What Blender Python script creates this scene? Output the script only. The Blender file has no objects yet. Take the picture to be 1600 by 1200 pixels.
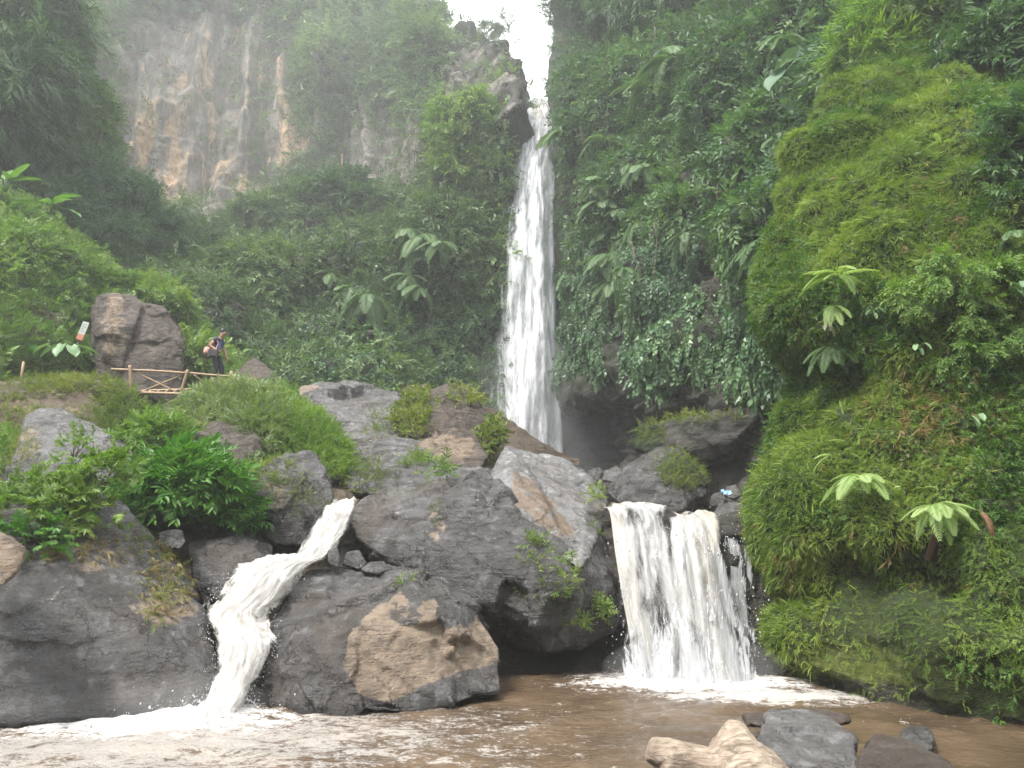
import bpy, bmesh, math, random
import numpy as np
from mathutils import Vector, Matrix

random.seed(7); rng = np.random.default_rng(7)
scene = bpy.context.scene
COL = scene.collection
TH = math.radians(11.8); CH = 2.2; FPX = 1200.0
cT, sT = math.cos(TH), math.sin(TH)

def P(u, v, Y):
    a = (u - 800) / FPX; b = (600 - v) / FPX
    dy = cT - b * sT; dz = sT + b * cT
    t = Y / dy
    return np.array([a * t, Y, CH + t * dz])

def UV(p):
    x = p[..., 0]; y = p[..., 1]; z = p[..., 2] - CH
    fw = y * cT + z * sT; up = -y * sT + z * cT
    fw = np.maximum(fw, .1)
    return 800 + FPX * x / fw, 600 - FPX * up / fw

# ------------------------------------------------------------------ noise
def vnoise(p, seed=0):
    i = np.floor(p).astype(np.int64); f = p - i
    w = f * f * f * (f * (f * 6 - 15) + 10)
    out = np.zeros(len(p))
    for dx in (0, 1):
        for dy in (0, 1):
            for dz in (0, 1):
                h = ((i[:, 0] + dx) * 73856093) ^ ((i[:, 1] + dy) * 19349663) ^ ((i[:, 2] + dz) * 83492791) ^ (seed * 2654435 + 1013)
                h = (h & 0xffffffff); h = ((h ^ (h >> 15)) * 2246822519) & 0xffffffff
                h = ((h ^ (h >> 13)) * 3266489917) & 0xffffffff; h = h ^ (h >> 16)
                r = (h & 0xffffff) / float(0xffffff) * 2 - 1
                out += r * (w[:, 0] if dx else 1 - w[:, 0]) * (w[:, 1] if dy else 1 - w[:, 1]) * (w[:, 2] if dz else 1 - w[:, 2])
    return out

def fbm(p, octv=4, seed=0, gain=.5):
    a, s, t = 1., 0., 0.
    p = p.copy()
    for k in range(octv):
        s = s + a * vnoise(p, seed + k * 17); t += a; a *= gain; p = p * 2.03 + 11.3
    return s / t * 1.5

def ridge(p, octv=3, seed=0):
    a, s, t = 1., 0., 0.
    p = p.copy()
    for k in range(octv):
        s = s + a * (1 - 2 * np.abs(vnoise(p, seed + k * 13))); t += a; a *= .5; p = p * 2.1 + 5.7
    return s / t

def sstep(a, b, x):
    t = np.clip((x - a) / (b - a), 0, 1); return t * t * (3 - 2 * t)

# ------------------------------------------------------------------ objects
def props(o, label=None, cat=None, group=None, kind=None):
    if label: o['label'] = label
    if cat: o['category'] = cat
    if group: o['group'] = group
    if kind: o['kind'] = kind
    return o

def mesh_np(name, V, Fs, mat=None, attrs=None, smooth=True, parent=None, origin=None, uv=None):
    me = bpy.data.meshes.new(name)
    V = np.asarray(V, dtype=np.float64)
    if origin is None and parent is None:
        origin = np.array([(V[:, 0].min() + V[:, 0].max()) / 2, (V[:, 1].min() + V[:, 1].max()) / 2, V[:, 2].min()])
    if origin is None: origin = np.zeros(3)
    origin = np.asarray(origin, float)
    Fs = [np.asarray(f, dtype=np.int32) for f in Fs if len(f)]
    nl = sum(f.size for f in Fs); nf = sum(len(f) for f in Fs)
    me.vertices.add(len(V)); me.vertices.foreach_set('co', (V - origin).astype(np.float32).ravel())
    me.loops.add(nl); me.polygons.add(nf)
    me.loops.foreach_set('vertex_index', np.concatenate([f.ravel() for f in Fs]))
    st = []; c = 0
    for f in Fs:
        k = f.shape[1]; st.append(c + np.arange(len(f)) * k); c += f.size
    me.polygons.foreach_set('loop_start', np.concatenate(st).astype(np.int32))
    me.polygons.foreach_set('use_smooth', np.full(nf, bool(smooth)))
    me.update(calc_edges=True)
    for an, (dom, arr) in (attrs or {}).items():
        at = me.attributes.new(an, 'FLOAT', dom); at.data.foreach_set('value', np.asarray(arr, np.float32))
    if uv is not None:
        ul = me.uv_layers.new(name='UVMap')
        li = np.concatenate([f.ravel() for f in Fs])
        ul.data.foreach_set('uv', uv[li].astype(np.float32).ravel())
    if mat: me.materials.append(mat)
    o = bpy.data.objects.new(name, me); COL.objects.link(o)
    o.location = origin
    if parent: o.parent = parent
    return o

def empty(name, loc, label=None, cat=None, group=None):
    o = bpy.data.objects.new(name, None); COL.objects.link(o); o.location = loc
    o.empty_display_size = .2
    return props(o, label, cat, group)

def child(o, parent):
    """parent keeping the world place (both unrotated)"""
    loc = Vector(o.location); o.parent = parent; o.location = loc - Vector(parent.location); return o

def tube(pts, rad, sides=8, cap=True):
    """V,F of a tapered tube through pts"""
    pts = np.asarray(pts, float); n = len(pts); rad = np.broadcast_to(rad, (n,))
    V = []; F = []
    T = np.gradient(pts, axis=0); T /= np.linalg.norm(T, axis=1)[:, None] + 1e-9
    up = np.array([0, 0, 1.]) if abs(T[0][2]) < .9 else np.array([1., 0, 0])
    for i in range(n):
        a = np.cross(up, T[i]); a /= np.linalg.norm(a) + 1e-9; b = np.cross(T[i], a)
        for k in range(sides):
            an = 2 * math.pi * k / sides
            V.append(pts[i] + rad[i] * (math.cos(an) * a + math.sin(an) * b))
    for i in range(n - 1):
        for k in range(sides):
            k2 = (k + 1) % sides
            F.append([i * sides + k, i * sides + k2, (i + 1) * sides + k2, (i + 1) * sides + k])
    if cap:
        for e in (0, n - 1):
            c = len(V); V.append(pts[e])
            for k in range(sides):
                k2 = (k + 1) % sides
                F.append([e * sides + k, c, c, e * sides + k2] if False else [e * sides + k, e * sides + k2, c, c])
    return np.array(V), np.array(F)

def tube_obj(name, segs, mat, parent=None, sides=8, origin=None, attrs=None):
    """one mesh from several tubes: segs = [(pts, rad), ...]"""
    bm = bmesh.new()
    for pts, rad in segs:
        V, F = tube(pts, rad, sides)
        vs = [bm.verts.new(p) for p in V]
        for f in F:
            ids = []
            for q in f:
                if q not in ids: ids.append(q)
            if len(ids) > 2: bm.faces.new([vs[q] for q in ids])
    bmesh.ops.recalc_face_normals(bm, faces=bm.faces)
    me = bpy.data.meshes.new(name); 
    if origin is None and parent is None:
        co = np.array([v.co for v in bm.verts]); origin = (co.min(0) + co.max(0)) / 2; origin[2] = co[:, 2].min()
    if origin is not None: bmesh.ops.translate(bm, verts=bm.verts, vec=-Vector(origin))
    bm.to_mesh(me); bm.free()
    for p in me.polygons: p.use_smooth = True
    me.materials.append(mat)
    o = bpy.data.objects.new(name, me); COL.objects.link(o)
    if origin is not None: o.location = origin
    if parent: o.parent = parent
    return o

# ------------------------------------------------------------------ node helper
class NT:
    def __init__(s, name):
        s.m = bpy.data.materials.new(name); s.m.use_nodes = True; s.t = s.m.node_tree; s.t.nodes.clear()
        s.out = s.t.nodes.new('ShaderNodeOutputMaterial')
    def n(s, typ, ins=None, **kw):
        x = s.t.nodes.new('ShaderNode' + typ)
        for k, v in kw.items(): setattr(x, k, v)
        for k, v in (ins or {}).items():
            sock = x.inputs[k]
            if isinstance(v, bpy.types.NodeSocket): s.t.links.new(v, sock)
            elif isinstance(v, (tuple, list)) and sock.type == 'RGBA' and len(v) == 3: sock.default_value = (*v, 1)
            else: sock.default_value = v
        return x
    def math(s, op, a, b=0.5, c=None, clamp=False):
        x = s.n('Math', operation=op, use_clamp=clamp)
        for i, v in enumerate((a, b) if c is None else (a, b, c)):
            if isinstance(v, bpy.types.NodeSocket): s.t.links.new(v, x.inputs[i])
            else: x.inputs[i].default_value = v
        return x.outputs[0]
    def mix(s, f, a, b, blend='MIX'):
        x = s.n('Mix', data_type='RGBA', blend_type=blend)
        for i, v in ((0, f), (6, a), (7, b)):
            if isinstance(v, bpy.types.NodeSocket): s.t.links.new(v, x.inputs[i])
            else: x.inputs[i].default_value = (*v, 1) if isinstance(v, (tuple, list)) else v
        return x.outputs[2]
    def ramp(s, f, stops):
        x = s.n('ValToRGB', {'Fac': f}); e = x.color_ramp.elements
        while len(e) < len(stops): e.new(.5)
        for i, (p, c) in enumerate(stops):
            e[i].position = p; e[i].color = (*c, 1) if isinstance(c, (tuple, list)) else (c, c, c, 1)
        return x.outputs[0]
    def noise(s, scale, detail=4, rough=.55, vec=None, dist=0., lac=2.):
        d = {'Scale': scale, 'Detail': detail, 'Roughness': rough, 'Distortion': dist, 'Lacunarity': lac}
        if vec is not None: d['Vector'] = vec
        return s.n('TexNoise', d).outputs['Fac']
    def mapr(s, f, a, b, c=0., d=1.):
        x = s.n('MapRange', {'Value': f, 'From Min': a, 'From Max': b, 'To Min': c, 'To Max': d}); x.interpolation_type = 'SMOOTHSTEP'
        return x.outputs[0]
    def pos(s): return s.n('NewGeometry').outputs['Position']
    def scale(s, vec, xyz, rot=(0, 0, 0)):
        return s.n('Mapping', {'Vector': vec, 'Scale': xyz, 'Rotation': rot}).outputs[0]
    def attr(s, name): return s.n('Attribute', attribute_name=name).outputs['Fac']
    def surf(s, sh): s.t.links.new(sh, s.out.inputs['Surface']); return s.m

def mat_leaf(name, cols, trans=.25, rough=.5, wscale=.35, spec=.35):
    """cols: dark, mid, light greens, picked per leaf (tint) and by broad patches"""
    k = NT(name)
    ti = k.attr('tint'); ps = k.pos()
    w = k.noise(wscale, 2, .5, ps)
    f = k.math('ADD', k.math('MULTIPLY', ti, .62), k.math('MULTIPLY', w, .62))
    f = k.math('SUBTRACT', f, .1)
    c = k.ramp(f, [(i / (len(cols) - 1) * .8 + .1, x) for i, x in enumerate(cols)])
    p = k.n('BsdfPrincipled', {'Base Color': c, 'Roughness': rough, 'Specular IOR Level': spec})
    tc = k.mix(1., c, (1.5, 1.7, .7), 'MULTIPLY')
    t = k.n('BsdfTranslucent', {'Color': tc})
    m = k.n('MixShader', {0: trans, 1: p.outputs[0], 2: t.outputs[0]})
    return k.surf(m.outputs[0])

def mat_rock(name, dark, mid, light, tanc=(.215, .165, .118), mossc=(.045, .062, .012), sc=1., rough=(.34, .62), bump=.6, streak=(.35, .35, 1.6), rot=(0, 0, 0)):
    k = NT(name); ps = k.pos()
    a = k.noise(1.1 * sc, 7, .62, ps, .6)
    st = k.scale(ps, streak, rot)
    b = k.noise(2.2 * sc, 7, .7, st, .25)
    f = k.math('ADD', k.math('MULTIPLY', a, .55), k.math('MULTIPLY', b, .5))
    c = k.ramp(f, [(.36, dark), (.52, mid), (.70, light)])
    sp = k.noise(26 * sc, 3, .7, ps)
    c = k.mix(k.mapr(sp, .60, .74), c, [min(1, x * 1.7 + .02) for x in mid])
    c = k.mix(k.mapr(sp, .42, .30), c, [x * .55 for x in dark])
    cn = k.noise(1.1 * sc, 6, .6, ps, .25); cm = k.mapr(k.noise(.6 * sc, 2, .5, k.scale(ps, (1, 1, 1), (1, .5, .3))), .48, .60)
    ck = k.math('MULTIPLY', k.mapr(k.math('ABSOLUTE', k.math('SUBTRACT', cn, .5)), .014, .0), cm)
    c2 = k.noise(2.1 * sc, 6, .6, st, .2); cm2 = k.mapr(k.noise(1.3 * sc, 2, .5, ps), .50, .62)
    ck = k.math('MAXIMUM', ck, k.math('MULTIPLY', k.math('MULTIPLY', k.mapr(k.math('ABSOLUTE', k.math('SUBTRACT', c2, .5)), .02, .0), cm2), .7))
    fine = k.noise(60 * sc, 4, .75, ps); c = k.mix(k.mapr(fine, .35, .68), [x * .7 for x in mid], c)
    wash = k.noise(1.6 * sc, 5, .6, k.scale(ps, (2.6, 2.6, .5))); c = k.mix(k.math('MULTIPLY', k.mapr(wash, .54, .68), .45), c, light)
    # earthy brown film in broad patches
    br = k.noise(.55 * sc, 4, .6, ps, .4)
    c = k.mix(k.math('MULTIPLY', k.mapr(br, .52, .68), .5), c, (.070, .052, .038))
    tn = k.noise(3.2 * sc, 6, .65, st if sc < .5 else ps, .3)
    ta = k.mapr(k.math('ADD', k.attr('tan'), k.math('MULTIPLY', k.math('SUBTRACT', tn, .5), 2.1)), .38, .66)
    tcol = k.ramp(k.noise(5 * sc, 5, .6, ps), [(.3, [x * .55 for x in tanc]), (.55, tanc), (.75, [min(1, x * 1.3) for x in tanc])])
    c = k.mix(ta, c, tcol)
    mo = k.mapr(k.math('ADD', k.attr('moss'), k.math('MULTIPLY', k.math('SUBTRACT', k.noise(4.5 * sc, 6, .7, ps), .5), 1.5)), .45, .68)
    mcol = k.ramp(k.noise(9 * sc, 4, .6, ps), [(.3, [x * .45 for x in mossc]), (.6, mossc), (.8, [x * 1.8 for x in mossc])])
    c = k.mix(mo, c, mcol)
    c = k.mix(k.math('MULTIPLY', ck, .6), c, [x * .25 for x in dark])
    dry = k.math('MAXIMUM', ta, mo)
    r = k.mapr(k.noise(3.1 * sc, 5, .6, ps), .35, .65, rough[0], rough[1])
    r = k.math('ADD', r, k.math('MULTIPLY', dry, .3), clamp=True)
    h = k.math('ADD', k.math('MULTIPLY', k.noise(3.5 * sc, 9, .68, ps, .3), 1.), k.math('MULTIPLY', k.noise(5 * sc, 8, .66, st, .15), .8))
    vo = k.n('TexVoronoi', {'Scale': 1.6 * sc, 'Vector': k.n('VectorMath', {0: ps, 1: k.n('TexNoise', {'Scale': 1.3 * sc, 'Vector': ps, 'Detail': 4}).outputs['Color']}, operation='ADD').outputs[0]}, feature='DISTANCE_TO_EDGE').outputs['Distance']
    h = k.math('ADD', h, k.math('MULTIPLY', k.mapr(vo, 0, .03), .05))
    h = k.math('SUBTRACT', h, k.math('MULTIPLY', ck, .22))
    h = k.math('ADD', h, k.math('MULTIPLY', fine, .10))
    h = k.math('ADD', h, k.math('MULTIPLY', mo, k.noise(38 * sc, 3, .6, ps)))
    if sc >= 1:                                     # dark wet band along the water line
        zz = k.n('SeparateXYZ', {0: ps}).outputs['Z']
        wet = k.mapr(k.math('ADD', zz, k.math('MULTIPLY', k.math('SUBTRACT', a, .5), -.5)), .17, .05)
        c = k.mix(k.math('MULTIPLY', wet, .6), c, [x * .6 for x in dark]); r = k.math('SUBTRACT', r, k.math('MULTIPLY', wet, .2), clamp=True)
    bp = k.n('Bump', {'Height': h, 'Strength': bump, 'Distance': .22 / sc})
    p = k.n('BsdfPrincipled', {'Base Color': c, 'Roughness': r, 'Specular IOR Level': .5, 'Normal': bp.outputs[0]})
    return k.surf(p.outputs[0])

def mat_plain(name, col, rough=.6, var=.25, scale=20, bump=0.):
    k = NT(name); n = k.noise(scale, 4, .6, k.n('TexCoord').outputs['Object'])
    c = k.mix(n, [x * (1 - var) for x in col], [min(1, x * (1 + var)) for x in col])
    d = {'Base Color': c, 'Roughness': rough}
    if bump: d['Normal'] = k.n('Bump', {'Height': n, 'Strength': bump, 'Distance': .01}).outputs[0]
    return k.surf(k.n('BsdfPrincipled', d).outputs[0])

M = {}
M['basalt'] = mat_rock('wet_basalt', (.017, .016, .0155), (.070, .066, .064), (.205, .203, .205), rough=(.08, .32), bump=.7)
M['basalt_pale'] = mat_rock('pale_basalt', (.032, .030, .030), (.11, .106, .104), (.27, .268, .27), rough=(.12, .38), bump=.7)
M['wedge'] = mat_rock('wet_wedge_rock', (.035, .033, .032), (.14, .137, .135), (.36, .36, .365), tanc=(.135, .098, .068), rough=(.07, .28), bump=.5)
M['basalt_brown'] = mat_rock('brown_basalt', (.022, .016, .013), (.072, .053, .041), (.15, .12, .10), rough=(.45, .8), bump=.9)
M['earth'] = mat_rock('bare_earth', (.035, .025, .016), (.09, .064, .043), (.17, .13, .09), rough=(.7, .95))
M['cliff'] = mat_rock('cliff_rock', (.07, .062, .052), (.25, .225, .19), (.50, .48, .45), tanc=(.50, .36, .24), mossc=(.022, .034, .012), sc=.35, rough=(.75, .95), bump=.9, streak=(1., 1., .22))  # moss colour darkened so gaps between the leaves read as shade
M['cliff_dark'] = mat_rock('dark_cliff_rock', (.016, .016, .013), (.045, .042, .034), (.10, .092, .078), mossc=(.022, .036, .009), sc=.6, rough=(.6, .9), bump=.8, streak=(.5, .5, 2.2))  # dark moss tone puts shade into the gaps under the leaf cover
M['mossy'] = mat_rock('mossy_rock', (.018, .02, .010), (.04, .042, .022), (.08, .08, .045), tanc=(.10, .125, .022), mossc=(.045, .07, .012), sc=1.2, rough=(.7, .95), bump=.8)
M['leaf_far'] = mat_leaf('far_foliage', [(.032, .06, .028), (.070, .12, .052), (.115, .18, .072), (.18, .25, .10)], wscale=.16)
M['leaf_mid'] = mat_leaf('cliff_foliage', [(.018, .046, .018), (.042, .098, .036), (.080, .155, .054), (.145, .225, .080)], wscale=.25)
M['leaf_ivy'] = mat_leaf('ivy_foliage', [(.026, .062, .030), (.056, .118, .054), (.095, .175, .078), (.17, .25, .12)], rough=.38, wscale=.4)
M['leaf_bulge'] = mat_leaf('moss_curtain_foliage', [(.032, .066, .012), (.070, .13, .018), (.125, .20, .026), (.19, .27, .04), (.26, .30, .07)], wscale=.55)
M['leaf_bright'] = mat_leaf('bright_foliage', [(.05, .10, .018), (.095, .17, .028), (.155, .24, .045), (.23, .31, .07)], trans=.35, wscale=.6)
M['leaf_grass'] = mat_leaf('hill_grass', [(.05, .10, .02), (.085, .16, .03), (.13, .22, .045), (.20, .27, .07)], trans=.3, wscale=.35)
M['leaf_lush'] = mat_leaf('lush_foliage', [(.025, .085, .012), (.05, .15, .018), (.085, .21, .03), (.14, .27, .05)], trans=.25, rough=.4, wscale=1.)
M['leaf_dark'] = mat_leaf('dark_foliage', [(.015, .042, .016), (.036, .085, .029), (.068, .135, .044), (.12, .195, .065)], wscale=.3)
M['leaf_dry'] = mat_leaf('dry_foliage', [(.09, .06, .02), (.16, .105, .035), (.20, .15, .05), (.14, .16, .04)], trans=.15, wscale=2.)
M['leaf_lush_dk'] = mat_leaf('wall_leaves', [(.022, .058, .010), (.042, .105, .014), (.075, .155, .022), (.13, .20, .04)], wscale=.8)
M['leaf_yel'] = mat_leaf('yellow_green_weeds', [(.05, .09, .012), (.095, .15, .02), (.16, .20, .03), (.22, .22, .06)], wscale=2.)
M['leaf_yel2'] = mat_leaf('rock_plant_leaves', [(.08, .14, .03), (.14, .21, .04), (.21, .27, .07)], wscale=2.)
M['leaf_grey'] = mat_leaf('bamboo_grass_leaves', [(.06, .10, .04), (.12, .17, .07), (.20, .25, .12), (.28, .30, .17)], wscale=1.5)
M['faded'] = mat_leaf('faded_leaf', [(.22, .17, .13), (.32, .27, .22), (.40, .34, .30)], wscale=2.)
M['frond'] = mat_leaf('fern_frond', [(.12, .20, .05), (.19, .29, .08), (.28, .37, .14), (.34, .42, .18)], trans=.3, wscale=1.5)
M['frond_far'] = mat_leaf('far_fern_frond', [(.055, .11, .045), (.095, .165, .065), (.15, .225, .10)], trans=.3, wscale=1.)
M['taro'] = mat_leaf('broad_leaf', [(.05, .12, .05), (.11, .20, .09), (.20, .30, .15)], trans=.2, rough=.45, wscale=1.5)
M['taro_dk'] = mat_leaf('broad_leaf_dark', [(.035, .08, .04), (.07, .13, .075), (.12, .19, .12)], trans=.15, rough=.55, wscale=1.5)
M['banana'] = mat_leaf('banana_leaf', [(.06, .13, .03), (.10, .20, .04), (.17, .29, .08)], trans=.25, rough=.35, wscale=1.5)
M['bark'] = mat_plain('bark', (.09, .065, .045), .85, .5, 9, .5)
M['fern_trunk'] = mat_plain('fern_trunk', (.065, .038, .022), .95, .6, 30, .8)
M['bamboo'] = mat_plain('bamboo', (.27, .18, .105), .55, .3, 14)
M['dead_frond'] = mat_plain('dead_frond', (.24, .12, .07), .8, .4, 30)

# ------------------------------------------------------------------ lofts
def catmull(A, n, axis):
    A = np.moveaxis(A, axis, 0); k = len(A)
    t = np.linspace(0, k - 1, n); i = np.minimum(t.astype(int), k - 2); f = (t - i).reshape(-1, *([1] * (A.ndim - 1)))
    p1, p2 = A[i], A[i + 1]
    p0 = np.where((i > 0).reshape(f.shape), A[np.maximum(i - 1, 0)], 2 * p1 - p2)
    p3 = np.where((i < k - 2).reshape(f.shape), A[np.minimum(i + 2, k - 1)], 2 * p2 - p1)
    out = .5 * (2 * p1 + (p2 - p0) * f + (2 * p0 - 5 * p1 + 4 * p2 - p3) * f * f + (3 * p1 - p0 - 3 * p2 + p3) * f ** 3)
    return np.moveaxis(out, 0, axis)

def grid_faces(nr, nc):
    r, c = np.meshgrid(np.arange(nr - 1), np.arange(nc - 1), indexing='ij'); a = (r * nc + c).ravel()
    return np.stack([a, a + 1, a + nc + 1, a + nc], 1)

def grid_normals(G, toward=None):
    du = np.gradient(G, axis=1); dv = np.gradient(G, axis=0); n = np.cross(du, dv)
    n /= np.linalg.norm(n, axis=2)[..., None] + 1e-9
    return n

def loft(ctrl, nr, nc, disp=None, flip=False, pix=True):
    A = np.array([[P(*q) if pix else q for q in row] for row in ctrl], float)
    G = catmull(catmull(A, nr, 0), nc, 1)
    N = grid_normals(G)
    if flip: N = -N
    if disp is not None:
        S = G.reshape(-1, 3)
        G = (S + N.reshape(-1, 3) * disp(S)[:, None]).reshape(G.shape)
        N = grid_normals(G); N = -N if flip else N
    return G, N

# ------------------------------------------------------------------ leaf templates (x along, z = leaf normal)
def leaf2(L, W, fold=.12, droop=.12):
    V = np.array([[0, 0, 0], [.3 * L, W * .5, fold * W], [.68 * L, W * .36, fold * W - droop * L * .4], [L, 0, -droop * L], [.68 * L, -W * .36, fold * W - droop * L * .4], [.3 * L, -W * .5, fold * W]])
    return V, np.array([[0, 1, 2, 3], [0, 3, 4, 5]])

def leaf1(L, W, fold=.15, droop=.12):
    return np.array([[0, 0, 0], [.42 * L, W * .5, fold * W], [L, 0, -droop * L], [.42 * L, -W * .5, fold * W]]), np.array([[0, 1, 2, 3]])

def rotm(rx, ry, rz):
    return np.array(Matrix.Rotation(rz, 3, 'Z') @ Matrix.Rotation(ry, 3, 'Y') @ Matrix.Rotation(rx, 3, 'X'))

def merge(parts):
    V, F, c = [], [], 0
    for v, f in parts: V.append(v); F.append(f + c); c += len(v)
    return np.concatenate(V), np.concatenate(F)

def sprig(n=9, L=.3, W=.12, stem=1., droop=.5, big=False, spread=55, r=None):
    """a leafy twig of unit length along x"""
    r = r or random; parts = []
    for i in range(n):
        s = (i + .6) / n; side = 1 if i % 2 else -1
        l = L * (1.1 - .4 * abs(s - .45)) * r.uniform(.75, 1.2)
        v, f = (leaf2 if big else leaf1)(l, l * W / L)
        an = math.radians(spread * (1.1 - .7 * s) + r.uniform(-15, 15)) * side
        R = rotm(r.uniform(-.5, .5), r.uniform(-.2, .6), an)
        p = np.array([s * stem, 0, -droop * .5 * s * s * stem + r.uniform(-.03, .03)])
        parts.append((v @ R.T + p, f))
    w = .008 * stem
    parts.append((np.array([[0, -w, 0], [stem * .5, -w, -droop * .12 * stem], [stem * .5, w, -droop * .12 * stem], [0, w, 0.]]), np.array([[0, 1, 2, 3]])))
    return merge(parts)

def tuft(n=9, L=1., W=.045, bend=.6, spread=.8, r=None):
    """grass blades rising along x and bending over"""
    r = r or random; parts = []
    for i in range(n):
        l = L * r.uniform(.55, 1.1); az = r.uniform(0, 6.28); tl = r.uniform(0, spread)
        d = np.array([math.cos(tl), math.sin(tl) * math.cos(az), math.sin(tl) * math.sin(az)])
        s = np.cross(d, [0, math.sin(az + 1), math.cos(az + 1)]); s /= np.linalg.norm(s) + 1e-6
        o = np.array([0, r.uniform(-.08, .08), r.uniform(-.08, .08)])
        g = np.array([0, 0, -1.]) * bend * l
        w = W * r.uniform(.7, 1.3)
        a, b, c = o, o + d * l * .55 + g * .12, o + d * l + g * .5
        V = np.array([a - s * w * .5, b - s * w * .5, c, b + s * w * .5, a + s * w * .5]) 
        parts.append((np.array([V[0], V[1], V[3], V[4], V[2]]), np.array([[0, 1, 2, 3], [1, 4, 4, 2]])))
    V, F = merge(parts)
    # tip triangles as thin quads
    F2 = []
    V = list(V)
    for f in F:
        if f[1] == f[2]:
            t = V[f[1]]; V.append(np.array(t) + 1e-4); F2.append([f[0], f[1], len(V) - 1, f[3]])
        else: F2.append(list(f))
    return np.array(V), np.array(F2)

def frames(d, n):
    d = d / (np.linalg.norm(d, axis=1)[:, None] + 1e-9)
    s = np.cross(n, d); s /= np.linalg.norm(s, axis=1)[:, None] + 1e-9
    n = np.cross(d, s)
    return np.stack([d, s, n], axis=2)

def instance(tmpls, R, pos, sc, tint, seed=0, jit=.12):
    g = np.random.default_rng(seed); pick = g.integers(0, len(tmpls), len(pos))
    Vs, Fs, Ts, c = [], [], [], 0
    for k, (tv, tf) in enumerate(tmpls):
        m = pick == k; n = m.sum()
        if not n: continue
        V = np.einsum('nij,kj->nki', R[m] * sc[m][:, None, None], tv) + pos[m][:, None, :]
        F = tf[None] + (np.arange(n) * len(tv))[:, None, None] + c
        Vs.append(V.reshape(-1, 3)); Fs.append(F.reshape(-1, 4)); c += n * len(tv)
        t = np.repeat(tint[m], len(tf)) + g.normal(0, jit, n * len(tf)); Ts.append(t)
    return np.concatenate(Vs), np.concatenate(Fs), np.clip(np.concatenate(Ts), 0, 1)

def sample_grid(G, N, n, seed):
    """n random points on a grid surface, area weighted"""
    g = np.random.default_rng(seed)
    a = G[:-1, :-1]; b = G[:-1, 1:]; c = G[1:, :-1]; d = G[1:, 1:]
    ar = np.linalg.norm(np.cross(b - a, c - a), axis=2) + np.linalg.norm(np.cross(b - d, c - d), axis=2)
    cs = np.cumsum(ar.ravel()); k = np.searchsorted(cs, g.random(n) * cs[-1]); k = np.minimum(k, ar.size - 1)
    r, q = np.unravel_index(k, ar.shape); s, t = g.random(n)[:, None], g.random(n)[:, None]
    L = lambda X: (X[r, q] * (1 - s) + X[r, q + 1] * s) * (1 - t) + (X[r + 1, q] * (1 - s) + X[r + 1, q + 1] * s) * t
    p = L(G); nn = L(N); nn /= np.linalg.norm(nn, axis=1)[:, None] + 1e-9
    return p, nn

UP = np.array([0, 0, 1.])
def cover(p, n, tmpls, size, out=.7, down=.5, rnd=.7, lift=(0, .1), seed=0, tscale=1., tbias=0., facing=.6, jit=.12):
    """leafy twigs on surface points p with normals n"""
    g = np.random.default_rng(seed); m = len(p)
    d = n * out - UP * down + g.normal(0, rnd, (m, 3))
    nn = n * facing + UP * .7 + g.normal(0, .45, (m, 3))
    R = frames(d, nn)
    sc = size * g.uniform(.6, 1.35, m)
    ti = np.clip(.5 + tbias + fbm(p * .9 / tscale, 2, seed) * .35 + g.normal(0, .13, m), 0, 1)
    pos = p + n * g.uniform(lift[0], lift[1], m)[:, None]
    return instance(tmpls, R, pos, sc, ti, seed, jit)

def ell(u, v, cu, cv, ru, rv, soft=.35, rot=0.):
    du, dv = u - cu, v - cv
    if rot:
        c, s = math.cos(rot), math.sin(rot); du, dv = du * c + dv * s, -du * s + dv * c
    r = np.sqrt((du / ru) ** 2 + (dv / rv) ** 2)
    return 1 - sstep(1 - soft, 1 + soft, r)

def leafmesh(name, VFT, mat, **kw):
    V, F, T = VFT
    return mesh_np(name, V, [F], mat, {'tint': ('FACE', T)}, smooth=False, **kw)

def cat(*a):
    V, F, T, c = [], [], [], 0
    for v, f, t in a: V.append(v); F.append(f + c); T.append(t); c += len(v)
    return np.concatenate(V), np.concatenate(F), np.concatenate(T)

R_ = random.Random(3)
TS = {
 'small': [sprig(9, .34, .15, droop=.5, r=R_) for _ in range(5)],
 'fine': [sprig(13, .24, .085, droop=.4, r=R_) for _ in range(5)],
 'ivy': [sprig(7, .40, .30, droop=.9, r=R_, spread=40) for _ in range(5)],
 'lance': [sprig(8, .50, .15, droop=.6, r=R_, big=True, spread=60) for _ in range(5)],
 'bamboo': [sprig(10, .50, .065, droop=.8, r=R_, spread=35) for _ in range(5)],
 'grass': [tuft(9, 1., .05, .7, .8, r=R_) for _ in range(5)],
 'broad': [sprig(6, .42, .32, droop=.5, r=R_, big=True) for _ in range(5)],
}
# ================================================================== camera, light, air
cam_d = bpy.data.cameras.new('camera'); cam = bpy.data.objects.new('camera', cam_d); COL.objects.link(cam)
cam.location = (0, 0, CH); cam.rotation_euler = (math.pi / 2 + TH, 0, 0)
cam_d.sensor_width = 36; cam_d.lens = 27; cam_d.clip_end = 2000; scene.camera = cam

world = bpy.data.worlds.new("World"); scene.world = world; world.use_nodes = True
wt = world.node_tree; bg = wt.nodes['Background']
sky = wt.nodes.new('ShaderNodeTexSky'); sky.sky_type = 'NISHITA'; sky.sun_disc = False
SUN_EL, SUN_AZ = math.radians(62), math.radians(-38)     # azimuth from +Y towards +X
sky.sun_elevation = SUN_EL; sky.sun_rotation = SUN_AZ; sky.dust_density = 3; sky.air_density = 1.0
mx = wt.nodes.new('ShaderNodeMix'); mx.data_type = 'RGBA'
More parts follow.
